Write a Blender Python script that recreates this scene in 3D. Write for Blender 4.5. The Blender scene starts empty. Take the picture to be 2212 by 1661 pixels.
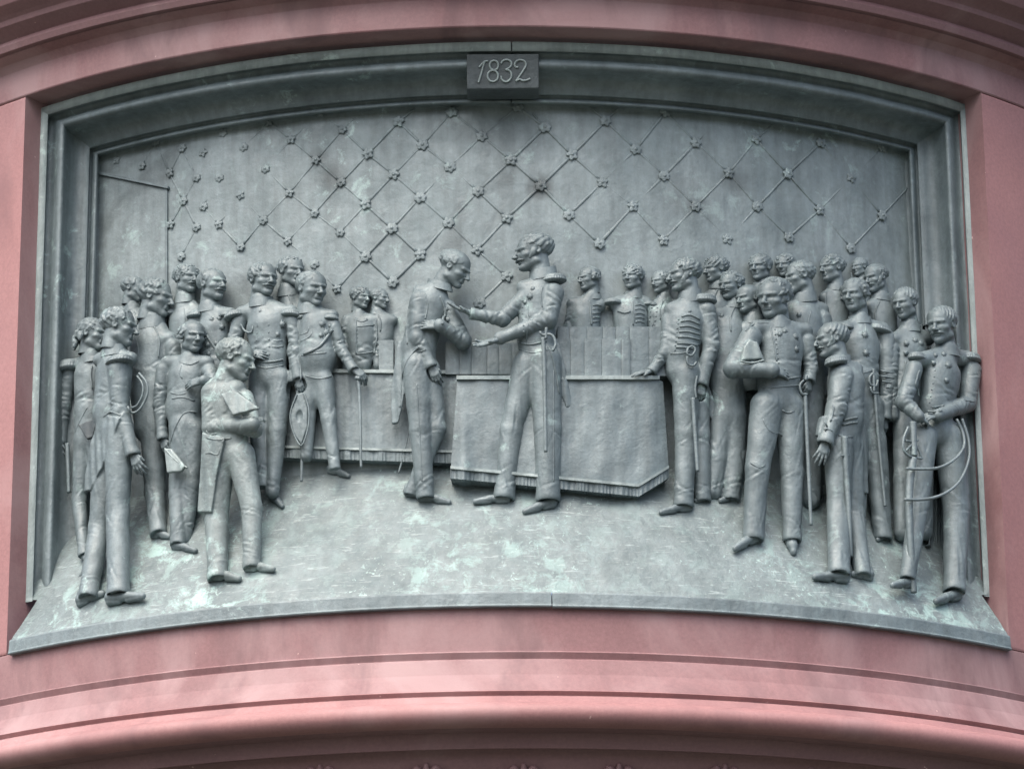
import bpy, math, random
import numpy as np
from mathutils import Vector, Matrix
rad = math.radians
rng = random.Random(7)
# ------------------------------------------------------------------ camera, sky, sun, exposure
SC = bpy.context.scene
COL = SC.collection
RD = 1.5                      # radius of the granite drum
CD, CZ, CF, CP, CY, CR = 8.1107, -2.4289, 8373.46, 0.3259, 0.003, 0.0088   # distance, height, focal (in 2212-wide pixels), pitch, yaw, roll
cy_, sy_, cp_, sp_, cr_, sr_ = math.cos(CY), math.sin(CY), math.cos(CP), math.sin(CP), math.cos(CR), math.sin(CR)
camF = np.array([sy_*cp_, cy_*cp_, sp_]); camR0 = np.array([cy_, -sy_, 0.0]); camU0 = np.array([-sy_*sp_, -cy_*sp_, cp_])
camR = camR0*cr_ + camU0*sr_; camU = -camR0*sr_ + camU0*cr_
# undo: X' = X cr - Y sr ; Y' = X sr + Y cr
camR = camR0*cr_ - camU0*sr_; camU = camR0*sr_ + camU0*cr_
CPOS = np.array([0.0, -CD, CZ])
cam = bpy.data.objects.new("camera", bpy.data.cameras.new("camera"))
COL.objects.link(cam); SC.camera = cam
M = Matrix(((camR[0], camU[0], -camF[0], CPOS[0]), (camR[1], camU[1], -camF[1], CPOS[1]), (camR[2], camU[2], -camF[2], CPOS[2]), (0, 0, 0, 1)))
cam.matrix_world = M
cam.data.sensor_fit = 'HORIZONTAL'; cam.data.sensor_width = 36.0
cam.data.lens = 36.0*CF/2212.0
cam.data.clip_start = 0.1; cam.data.clip_end = 500

SUN_EL, SUN_AZ = 60, -30      # elevation, azimuth to the left of the viewing direction reversed (sun over the viewer's left shoulder)
w = bpy.data.worlds.new("World"); SC.world = w; w.use_nodes = True
nt = w.node_tree; bg = nt.nodes["Background"]
sky = nt.nodes.new("ShaderNodeTexSky"); sky.sky_type = 'NISHITA'; sky.sun_disc = False
sky.sun_elevation = rad(SUN_EL)
sd = Vector((math.sin(rad(SUN_AZ))*math.cos(rad(SUN_EL)), -math.cos(rad(SUN_AZ))*math.cos(rad(SUN_EL)), math.sin(rad(SUN_EL))))
sky.sun_rotation = math.atan2(sd.x, sd.y)
sky.air_density = 0.8; sky.dust_density = 8.0; sky.ozone_density = 1.0; sky.altitude = 50
nt.links.new(sky.outputs[0], bg.inputs[0]); bg.inputs[1].default_value = 0.15
sun = bpy.data.objects.new("sun", bpy.data.lights.new("sun", 'SUN')); COL.objects.link(sun)
sun.data.energy = 1.35; sun.data.angle = rad(85); sun.data.color = (1.0, 0.965, 0.93)
sun.rotation_euler = sd.to_track_quat('Z', 'Y').to_euler()
SC.view_settings.view_transform = 'Standard'; SC.view_settings.look = 'None'
SC.view_settings.exposure = 1.10; SC.view_settings.gamma = 1.0

# ------------------------------------------------------------------ geometry helpers
S = 1.0/1205.0                # one unit of a 2212-pixel-wide copy of the picture, at the panel
WB = -0.15                    # the relief's back wall, behind the granite face
def rays(px, py):
    px = np.asarray(px, float); py = np.asarray(py, float)
    X = (px-1106)/CF; Y = (830.5-py)/CF
    d = camF + X[..., None]*camR + Y[..., None]*camU
    return d
def on_cyl(px, py, wd):
    """point of the drum-concentric surface R+wd seen at px,py (front side)"""
    d = rays(px, py); r = RD+np.asarray(wd, float)
    a = d[..., 0]**2+d[..., 1]**2; b = 2*(CPOS[0]*d[..., 0]+CPOS[1]*d[..., 1]); c = CPOS[0]**2+CPOS[1]**2-r*r
    disc = np.maximum(b*b-4*a*c, 0)
    t = (-b-np.sqrt(disc))/(2*a)
    return CPOS+t[..., None]*d
def tz(px, py, wd):
    p = on_cyl(px, py, wd); return np.arctan2(p[..., 0], -p[..., 1]), p[..., 2]
def cyl(th, wd, z):
    th = np.asarray(th, float); wd = np.asarray(wd, float); z = np.asarray(z, float)
    th, wd, z = np.broadcast_arrays(th, wd, z)
    return np.stack([(RD+wd)*np.sin(th), -(RD+wd)*np.cos(th), z], -1)
Z_BACK = float(tz(1105, 1003, WB)[1]); Z_FRONT = float(tz(1190, 1279, 0.004)[1]); W_FRONT = 0.004
def floor_z(wd):
    t = np.clip((np.asarray(wd, float)-WB)/(W_FRONT-WB), 0, 1.0)
    return Z_BACK+(Z_FRONT-Z_BACK)*t
def floor_w(px, py):
    lo, hi = WB, W_FRONT
    for _ in range(24):
        m = .5*(lo+hi)
        if float(tz(px, py, m)[1]) < float(floor_z(m)): lo = m   # the ray is still below: the floor is nearer the viewer
        else: hi = m
    return .5*(lo+hi)

def mesh_obj(name, V, F, mat, parent=None, smooth=True, kind=None):
    me = bpy.data.meshes.new(name)
    V = np.asarray(V, np.float32); F = np.asarray(F, np.int32) if not isinstance(F, list) else F
    if isinstance(F, list):
        me.from_pydata(V.tolist(), [], F)
    else:
        n, k = F.shape
        me.vertices.add(len(V)); me.vertices.foreach_set('co', V.ravel())
        me.loops.add(n*k); me.loops.foreach_set('vertex_index', F.ravel())
        me.polygons.add(n); me.polygons.foreach_set('loop_start', np.arange(0, n*k, k, dtype=np.int32))
        me.update(calc_edges=True)
    if smooth: me.polygons.foreach_set('use_smooth', np.ones(len(me.polygons), bool))
    me.materials.append(mat); me.validate()
    o = bpy.data.objects.new(name, me); COL.objects.link(o)
    if parent is not None: o.parent = parent
    if kind: o['kind'] = kind
    return o
def empty(name, label, cat, loc=(0, 0, 0), rz=0.0, group=None):
    o = bpy.data.objects.new(name, None); COL.objects.link(o); o.location = loc; o.rotation_euler = (0, 0, rz)
    o.empty_display_size = .05; o['label'] = label; o['category'] = cat
    if group: o['group'] = group
    return o
def tag(o, label, cat, group=None):
    o['label'] = label; o['category'] = cat
    if group: o['group'] = group
    return o
def join(parts):
    V = []; F = []; n = 0
    for v, f in parts:
        if len(f) == 0: continue
        V.append(np.asarray(v)); F.append(np.asarray(f)+n); n += len(v)
    return np.concatenate(V), np.concatenate(F)
def grid_faces(nu, nv, flip=False):
    i = np.arange(nu-1)[:, None]*nv+np.arange(nv-1)[None, :]
    f = np.stack([i, i+nv, i+nv+1, i+1], -1).reshape(-1, 4)
    return f[:, ::-1] if flip else f

# ------------------------------------------------------------------ materials
def nodes(name):
    m = bpy.data.materials.new(name); m.use_nodes = True
    return m, m.node_tree, m.node_tree.nodes["Principled BSDF"]
def noise(t, co, scale, detail=6, rough=.6, dist=0.0, xyz=None):
    if xyz:
        mp = t.nodes.new("ShaderNodeMapping"); mp.inputs['Scale'].default_value = xyz; t.links.new(co, mp.inputs[0]); co = mp.outputs[0]
    n = t.nodes.new("ShaderNodeTexNoise"); n.inputs['Scale'].default_value = scale; n.inputs['Detail'].default_value = detail
    n.inputs['Roughness'].default_value = rough; n.inputs['Distortion'].default_value = dist; t.links.new(co, n.inputs['Vector']); return n.outputs['Fac']
def ramp(t, fac, stops):
    r = t.nodes.new("ShaderNodeValToRGB"); e = r.color_ramp.elements
    while len(e) < len(stops): e.new(.5)
    for k, (p, c) in enumerate(stops):
        e[k].position = p; e[k].color = (c[0], c[1], c[2], 1) if not isinstance(c, (int, float)) else (c, c, c, 1)
    t.links.new(fac, r.inputs[0]); return r.outputs[0]
def mix(t, fac, a, b, mode='MIX'):
    m = t.nodes.new("ShaderNodeMix"); m.data_type = 'RGBA'; m.blend_type = mode
    for sock, v in ((m.inputs['Factor'], fac), (m.inputs[6], a), (m.inputs[7], b)):
        if isinstance(v, (int, float)): sock.default_value = v
        elif isinstance(v, tuple): sock.default_value = (*v, 1)
        else: t.links.new(v, sock)
    return m.outputs[2]
def coords(t):
    g = t.nodes.new("ShaderNodeNewGeometry"); return g.outputs['Position']
def bump(t, b, h, strength, dist):
    n = t.nodes.new("ShaderNodeBump"); n.inputs['Strength'].default_value = strength; n.inputs['Distance'].default_value = dist
    t.links.new(h, n.inputs['Height']); t.links.new(n.outputs[0], b.inputs['Normal'])
def bronze(name, lo, hi, verd, vpos, rough=.5, bumpd=.0012, metal=.12, streak=.5):
    m, t, b = nodes(name); co = coords(t)
    base = ramp(t, noise(t, co, 7, 8, .62), [(.28, lo), (.72, hi)])
    st = ramp(t, noise(t, co, 10, 5, .6, 0, (5, 5, .7)), [(.35, .66), (.62, 1.14)])       # run-off streaks
    base = mix(t, streak, base, st, 'MULTIPLY')
    if 'wall' in name:
        lf = ramp(t, noise(t, co, 4.2, 4, .6, .8), [(.30, .62), (.42, .98), (.62, 1.1)]); base = mix(t, .9, base, lf, 'MULTIPLY')
    if 'wall' in name:      # old soot stains
        for (sx_, sy__, rr_, dk_) in ((722, 378, 44, .5), (1168, 398, 34, .5), (1590, 392, 46, .65), (690, 345, 26, .65), (1480, 430, 60, .8)):
            q_ = on_cyl(sx_, sy__, WB); vd = t.nodes.new("ShaderNodeVectorMath"); vd.operation = 'DISTANCE'; vd.inputs[1].default_value = q_.tolist()
            wob = t.nodes.new("ShaderNodeVectorMath"); wob.operation = 'MULTIPLY_ADD'; nn = t.nodes.new("ShaderNodeTexNoise"); nn.inputs['Scale'].default_value = 16; t.links.new(co, nn.inputs['Vector'])
            t.links.new(nn.outputs['Color'], wob.inputs[0]); wob.inputs[1].default_value = (.05, .05, .05); t.links.new(co, wob.inputs[2])
            off_ = t.nodes.new("ShaderNodeVectorMath"); off_.operation = 'SUBTRACT'; t.links.new(wob.outputs[0], off_.inputs[0]); off_.inputs[1].default_value = (.025, .025, .025)
            t.links.new(off_.outputs[0], vd.inputs[0]); mk = t.nodes.new("ShaderNodeMapRange"); mk.inputs[1].default_value = rr_*S*.2; mk.inputs[2].default_value = rr_*S*1.2; mk.inputs[3].default_value = dk_; mk.inputs[4].default_value = 1.0; mk.interpolation_type = 'SMOOTHSTEP'
            t.links.new(vd.outputs['Value'], mk.inputs[0]); base = mix(t, 1.0, base, mk.outputs[0], 'MULTIPLY')
    fine = ramp(t, noise(t, co, 90, 5, .7), [(.3, .8), (.7, 1.15)])
    base = mix(t, .6, base, fine, 'MULTIPLY')
    vm = ramp(t, noise(t, co, 22, 9, .72, .4), [(vpos, 0.0), (vpos+.09, 1.0)])
    big = ramp(t, noise(t, co, 3.3, 3, .5), [(.4, .15), (.62, 1.0)])
    vm = mix(t, 1.0, vm, big, 'MULTIPLY')
    c = mix(t, vm, base, verd)
    if 'floor' in name:      # scratches and crusts of lime and verdigris on the trodden slope
        sc1 = ramp(t, noise(t, co, 26, 4, .6, 1.2, (1, 1, 9)), [(.60, 0.0), (.66, .5)]); c = mix(t, sc1, c, (.33, .40, .40))
        sp1 = ramp(t, noise(t, co, 75, 6, .75, .8), [(.58, 0.0), (.66, .75)]); pz = ramp(t, noise(t, co, 5, 4, .6), [(.45, 0.0), (.6, 1.0)])
        c = mix(t, mix(t, 1.0, sp1, pz, 'MULTIPLY'), c, (.36, .50, .48))
        dk = ramp(t, noise(t, co, 13, 6, .7, .6), [(.35, .80), (.55, 1.04)]); c = mix(t, .6, c, dk, 'MULTIPLY')
    t.links.new(c, b.inputs['Base Color']); b.inputs['Metallic'].default_value = metal
    rr = ramp(t, noise(t, co, 30, 4, .6), [(.3, rough-.1), (.7, rough+.15)]); t.links.new(rr, b.inputs['Roughness'])
    hs = t.nodes.new("ShaderNodeMath"); hs.operation = 'MULTIPLY_ADD'; t.links.new(noise(t, co, 42, 3, .55, .3), hs.inputs[0]); hs.inputs[1].default_value = 2.6; t.links.new(noise(t, co, 160, 6, .7), hs.inputs[2])
    bump(t, b, hs.outputs[0], .55, bumpd)
    return m
BR = bronze('bronze_patina', (.090, .124, .136), (.178, .228, .242), (.28, .39, .385), .58, .5, .0014)
BRV = bronze('bronze_verdigris', (.115, .152, .157), (.205, .255, .26), (.33, .46, .45), .52, .55, .0016)
BRD = bronze('bronze_dark', (.052, .068, .076), (.085, .108, .115), (.24, .33, .33), .68, .46)
BRW = bronze('bronze_wall', (.132, .174, .185), (.225, .278, .29), (.30, .405, .40), .56, .55, .0012)
BRF = bronze('bronze_floor', (.105, .142, .150), (.178, .226, .235), (.27, .40, .385), .50, .6, .0022, .08, .3)
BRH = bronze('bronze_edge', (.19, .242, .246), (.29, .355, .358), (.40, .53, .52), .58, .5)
def granite(name, a, b_, stain, spos, rough=.42, dark=None):
    m, t, b = nodes(name); co = coords(t)
    base = ramp(t, noise(t, co, 2.6, 6, .6), [(.3, a), (.7, b_)])
    gr = ramp(t, noise(t, co, 150, 4, .85), [(.34, .70), (.66, 1.22)]); base = mix(t, .45, base, gr, 'MULTIPLY')
    sm = ramp(t, noise(t, co, 3.4, 7, .6, .6, (1, 1, .55)), [(spos, 0.0), (spos+.16, 1.0)])
    c = mix(t, mix(t, 1.0, sm, (.75, .75, .75), 'MULTIPLY'), base, stain)
    if dark:
        dm = ramp(t, noise(t, co, 4.3, 7, .62, .5, (1.6, 1.6, .5)), [(.52, 0.0), (.68, .7)])
        c = mix(t, dm, c, dark)
    spk = ramp(t, noise(t, co, 70, 2, .5), [(.78, 0.0), (.80, .5)]); c = mix(t, spk, c, (.75, .55, .52))
    t.links.new(c, b.inputs['Base Color'])
    rr = ramp(t, noise(t, co, 5, 6, .6), [(.3, rough-.12), (.7, rough+.18)]); t.links.new(rr, b.inputs['Roughness'])
    bump(t, b, noise(t, co, 120, 5, .7), .35, .001)
    return m
GR = granite('red_granite', (.178, .096, .102), (.255, .143, .149), (.31, .212, .218), .44, .65, (.13, .074, .08))
GRP = granite('pink_granite', (.24, .122, .124), (.31, .163, .164), (.35, .222, .224), .52, .62, (.19, .10, .105))
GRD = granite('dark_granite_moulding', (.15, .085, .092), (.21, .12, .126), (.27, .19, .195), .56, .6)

# ------------------------------------------------------------------ signed distance sculpting
class Grid:
    def __init__(s, lo, hi, h):
        s.h = h; s.o = np.array(lo, np.float32); s.n = np.maximum(np.ceil((np.array(hi)-np.array(lo))/h).astype(int)+1, 4)
        s.a = np.full(s.n, 60.0, np.float32)
        s.ax = [s.o[i]+np.arange(s.n[i], dtype=np.float32)*h for i in range(3)]
    def box(s, lo, hi):
        i0 = np.clip(np.floor((np.array(lo)-s.o)/s.h).astype(int), 0, s.n); i1 = np.clip(np.ceil((np.array(hi)-s.o)/s.h).astype(int)+1, 0, s.n)
        if np.any(i1-i0 < 1): return None
        sl = tuple(slice(a, b) for a, b in zip(i0, i1))
        return sl, s.ax[0][sl[0]][:, None, None], s.ax[1][sl[1]][None, :, None], s.ax[2][sl[2]][None, None, :]
    def put(s, sl, d, k, sub=False):
        A = s.a[sl]
        if sub:
            d = -d
            hh = np.maximum(k-np.abs(A-d), 0)/k if k > 0 else 0
            s.a[sl] = np.maximum(A, d)+(hh*hh*k*.25 if k > 0 else 0)
        else:
            hh = np.maximum(k-np.abs(A-d), 0)/k if k > 0 else 0
            s.a[sl] = np.minimum(A, d)-(hh*hh*k*.25 if k > 0 else 0)
    def cone(s, a, b, ra, rb, k=4.0, fz=1.0, fold=None, sub=False):
        a = np.array(a, float); b = np.array(b, float); m = max(ra, rb)+k+2*s.h+(fold[0]*2 if fold else 0)
        lo = np.minimum(a, b)-m; hi = np.maximum(a, b)+m
        r = s.box(lo, hi)
        if r is None: return
        sl, X, Y, Z = r
        ab = b-a; abz = ab[2]/fz; L2 = ab[0]**2+ab[1]**2+abz**2+1e-6
        pz = (Z-a[2])/fz; px = X-a[0]; py = Y-a[1]
        t = np.clip((px*ab[0]+py*ab[1]+pz*abz)/L2, 0, 1)
        qx = px-t*ab[0]; qy = py-t*ab[1]; qz = pz-t*abz
        d = np.sqrt(qx*qx+qy*qy+qz*qz)-(ra+(rb-ra)*t)
        if fold:
            # sculpted cloth folds: short valleys and ridges laid over the limb (amp, count, seed, style)
            amp, K, sd, style = fold; rr_ = random.Random(sd)
            L = math.sqrt(L2); nx, ny = -ab[1]/L, ab[0]/L; Rm_ = max(ra, rb)
            U = (qx*nx+qy*ny); T_ = t*L; D_ = 0
            for _ in range(K):
                if style == 'sleeve':
                    t0 = L*(1-abs(rr_.gauss(0, .33))) if rr_.random() < .75 else L*rr_.random(); ph = rr_.choice((-1, 1))*rr_.uniform(.15, .75); w_ = rr_.uniform(2.0, 3.6); ln = rr_.uniform(8, 17)
                elif style == 'cuffside':
                    t0 = L*abs(rr_.gauss(0, .35)); ph = rr_.choice((-1, 1))*rr_.uniform(.1, .8); w_ = rr_.uniform(2.0, 3.6); ln = rr_.uniform(8, 16)
                elif style == 'thigh':
                    t0 = L*rr_.choice((rr_.uniform(.0, .3), rr_.uniform(.6, 1.0))); ph = rr_.choice((-1, 1))*rr_.uniform(.9, 1.45); w_ = rr_.uniform(2.2, 4.2); ln = rr_.uniform(22, 50)
                elif style == 'shin':
                    t0 = L*rr_.choice((rr_.uniform(.0, .15), rr_.uniform(.6, 1.0), rr_.uniform(.8, 1.0))); ph = rr_.choice((-1, 1))*rr_.choice((rr_.uniform(.3, .7), rr_.uniform(1.1, 1.5))); w_ = rr_.uniform(2.0, 3.4); ln = rr_.uniform(12, 44)
                else:
                    t0 = L*rr_.uniform(.45, 1.1); ph = rr_.choice((-1, 1))*rr_.uniform(.05, .6); w_ = rr_.uniform(2.6, 4.5); ln = rr_.uniform(12, 26)
                u0 = Rm_*rr_.uniform(-.7, .7); c_, s_ = math.cos(ph), math.sin(ph)
                v = (T_-t0)*c_+(U-u0)*s_; sx = -(T_-t0)*s_+(U-u0)*c_
                e_ = np.exp(-np.clip((sx/ln)**2, 0, 20))
                D_ = D_+e_*(np.exp(-np.clip((v/w_)**2, 0, 20))-.8*np.exp(-np.clip(((v-1.9*w_)/w_)**2, 0, 20)))*rr_.uniform(.6, 1.2)
            d = d+amp*D_
        s.put(sl, d.astype(np.float32), k, sub)
    def ell(s, c, r, k=3.0, rz=0.0, sub=False):
        m = max(r)+k+2*s.h; b = s.box([c[0]-m, c[1]-m, c[2]-m], [c[0]+m, c[1]+m, c[2]+m])
        if b is None: return
        sl, X, Y, Z = b; X = X-c[0]; Y = Y-c[1]; Z = Z-c[2]
        if rz: ca, sa = math.cos(rz), math.sin(rz); X, Y = X*ca+Y*sa, -X*sa+Y*ca
        q = np.sqrt((X/r[0])**2+(Y/r[1])**2+(Z/r[2])**2); g = np.sqrt((X/r[0]**2)**2+(Y/r[1]**2)**2+(Z/r[2]**2)**2)+1e-6
        s.put(sl, (q*(q-1)/g).astype(np.float32), k, sub)
    def poly(s, pts, th, k=2.0, rnd=1.5, wav=None, sub=False):
        P = np.array(pts, float); m = th+k+2*s.h+(wav[0] if wav else 0)
        lo = P.min(0)-m; hi = P.max(0)+m
        b = s.box(lo, hi)
        if b is None: return
        sl, X, Y, Z = b
        A = np.c_[P[:, :2], np.ones(len(P))]; co = np.linalg.lstsq(A, P[:, 2], rcond=None)[0]
        x = X[:, :, 0]+0*Y[:, :, 0]; y = Y[:, :, 0]+0*X[:, :, 0]
        d2 = np.full(x.shape, 1e9); ins = np.zeros(x.shape, bool)
        for i in range(len(P)):
            a = P[i, :2]; c = P[(i+1) % len(P), :2]; e = c-a
            t = np.clip(((x-a[0])*e[0]+(y-a[1])*e[1])/(e@e+1e-9), 0, 1)
            d2 = np.minimum(d2, (x-a[0]-t*e[0])**2+(y-a[1]-t*e[1])**2)
            cr = ((a[1] <= y) & (c[1] > y)) | ((c[1] <= y) & (a[1] > y))
            xx = a[0]+(y-a[1])/(e[1] if abs(e[1]) > 1e-9 else 1e-9)*e[0]
            ins ^= cr & (x < xx)
        d2 = np.sqrt(d2)*np.where(ins, -1, 1)+rnd
        zc = co[0]*x+co[1]*y+co[2]
        if wav: zc = zc+wav[0]*np.sin(x*6.283/wav[1]+y*.02+wav[2])
        dz = np.abs(Z-zc[:, :, None])-th+rnd
        dd = d2[:, :, None]+0*dz
        d = np.minimum(np.maximum(dd, dz), 0)+np.sqrt(np.maximum(dd, 0)**2+np.maximum(dz, 0)**2)-rnd
        s.put(sl, d.astype(np.float32), k, sub)
    def surf(s, x, y):
        """z of the front surface over x, y"""
        i = int(round((x-s.o[0])/s.h)); j = int(round((y-s.o[1])/s.h))
        if not (0 <= i < s.n[0] and 0 <= j < s.n[1]): return None
        c = s.a[i, j]; w_ = np.nonzero(c < 0)[0]
        if len(w_) == 0: return None
        k = w_[-1]
        if k+1 >= len(c): return s.ax[2][k]
        return float(s.ax[2][k]+s.h*c[k]/(c[k]-c[k+1]))
    def mesh(s):
        A = s.a; ins = A < 0
        c = np.zeros(np.array(A.shape)-1, np.int8)
        for dx in (0, 1):
            for dy in (0, 1):
                for dz in (0, 1):
                    c += ins[dx:A.shape[0]-1+dx, dy:A.shape[1]-1+dy, dz:A.shape[2]-1+dz]
        act = (c > 0) & (c < 8); I = np.argwhere(act)
        if len(I) == 0: return np.zeros((0, 3)), np.zeros((0, 4), int)
        idx = np.full(act.shape, -1, np.int32); idx[tuple(I.T)] = np.arange(len(I))
        acc = np.zeros((len(I), 3)); cnt = np.zeros(len(I))
        cs = [(0, 0, 0), (1, 0, 0), (0, 1, 0), (1, 1, 0), (0, 0, 1), (1, 0, 1), (0, 1, 1), (1, 1, 1)]
        val = [A[I[:, 0]+q[0], I[:, 1]+q[1], I[:, 2]+q[2]] for q in cs]
        for a in range(8):
            for b in range(a+1, 8):
                df = [cs[b][i]-cs[a][i] for i in range(3)]
                if sum(abs(v) for v in df) != 1: continue
                va, vb = val[a], val[b]; m = (va < 0) != (vb < 0)
                t = np.where(m, va/np.where(m, va-vb, 1), 0)
                p = np.array(cs[a])[None, :]+t[:, None]*np.array(df)[None, :]
                acc += p*m[:, None]; cnt += m
        V = (I+acc/cnt[:, None])*s.h+s.o
        F = []
        for ax in range(3):
            sh = [slice(None)]*3; sh2 = [slice(None)]*3; sh[ax] = slice(0, -1); sh2[ax] = slice(1, None)
            e = ins[tuple(sh)] != ins[tuple(sh2)]
            E = np.argwhere(e); u, v = [i for i in range(3) if i != ax]
            ok = (E[:, u] > 0) & (E[:, v] > 0) & (E[:, u] < A.shape[u]-1) & (E[:, v] < A.shape[v]-1); E = E[ok]
            if len(E) == 0: continue
            q = []
            for du, dv in ((-1, -1), (0, -1), (0, 0), (-1, 0)):
                G = E.copy(); G[:, u] += du; G[:, v] += dv; q.append(idx[G[:, 0], G[:, 1], G[:, 2]])
            q = np.stack(q, 1); a_in = ins[E[:, 0], E[:, 1], E[:, 2]]
            fl = a_in if ax != 1 else ~a_in
            q[~fl] = q[~fl][:, ::-1]; F.append(q)
        return V, np.concatenate(F)

def tube(P, r, n=7, closed=False, flat=1.0, r_end=None):
    P = np.array(P, float); m = len(P); V = []; 
    for i in range(m):
        a = P[max(i-1, 0)] if not closed else P[i-1]; b = P[min(i+1, m-1)] if not closed else P[(i+1) % m]
        t = b-a; t /= np.linalg.norm(t)+1e-9
        up = np.array([0, 0, 1.0]); 
        if abs(t[2]) > .9: up = np.array([0, 1.0, 0])
        u = np.cross(up, t); u /= np.linalg.norm(u); v = np.cross(t, u)
        rr = r if r_end is None else r+(r_end-r)*i/(m-1)
        for k in range(n):
            g = 6.28318*k/n; V.append(P[i]+rr*math.cos(g)*u+rr*flat*math.sin(g)*v)
    F = []
    for i in range(m if closed else m-1):
        j = (i+1) % m
        for k in range(n): F.append((i*n+k, i*n+(k+1) % n, j*n+(k+1) % n, j*n+k))
    if not closed:
        V.append(P[0]); V.append(P[-1]); c0 = m*n; c1 = c0+1
        for k in range(0, n): F.append((c0, (k+1) % n, k, k)); F.append((c1, (m-1)*n+k, (m-1)*n+(k+1) % n, (m-1)*n+(k+1) % n))
    V = np.array(V); F = [tuple(f) for f in F]
    return V, F
def clean_tube(vf):
    return vf[0], [tuple(dict.fromkeys(f)) for f in vf[1]]
def resample(P, step):
    P = np.array(P, float); out = []
    n = len(P)
    for i in range(n-1):
        p0 = P[max(i-1, 0)]; p1 = P[i]; p2 = P[i+1]; p3 = P[min(i+2, n-1)]
        L = np.linalg.norm(p2-p1); m = max(1, int(L/step))
        for k in range(m):
            t = k/m
            out.append(.5*((2*p1)+(-p0+p2)*t+(2*p0-5*p1+4*p2-p3)*t*t+(-p0+3*p1-3*p2+p3)*t**3))
    out.append(P[-1]); return np.array(out)

class Frame:
    """rigid frame on the relief: x along the drum, y up, z out; units are picture units of 1/1205"""
    def __init__(s, ax, ay, z=0):
        p = on_cyl(ax, ay, WB); s.th = math.atan2(p[0], -p[1])
        s.o = np.array([(RD+WB)*math.sin(s.th), -(RD+WB)*math.cos(s.th), p[2]])
        s.ex = np.array([math.cos(s.th), math.sin(s.th), 0.]); s.ez = np.array([math.sin(s.th), -math.cos(s.th), 0.])
    def loc(s, px, py, z):
        d = rays(px, py); k = (z*S-(CPOS-s.o)@s.ez)/(d@s.ez); p = CPOS+k*d-s.o
        return np.array([p@s.ex/S, p[2]/S, z])
    def root(s, name, label, cat, group=None):
        return empty(name, label, cat, s.o.tolist(), s.th, group)
    def to(s, V):
        """frame coordinates -> the root Empty's local metres (x right, y into the wall, z up)"""
        V = np.asarray(V); return np.stack([V[:, 0]*S, -V[:, 2]*S, V[:, 1]*S], 1)
    def obj(s, name, vf, mat, root, kind=None, smooth=True):
        V, F = vf
        if len(F) == 0: return None
        return mesh_obj(name, s.to(V), F, mat, root, smooth, kind)
    def world(s, V):
        V = np.asarray(V); return s.o+V[:, :1]*S*s.ex+V[:, 1:2]*S*np.array([0, 0, 1.])+V[:, 2:3]*S*s.ez

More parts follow.
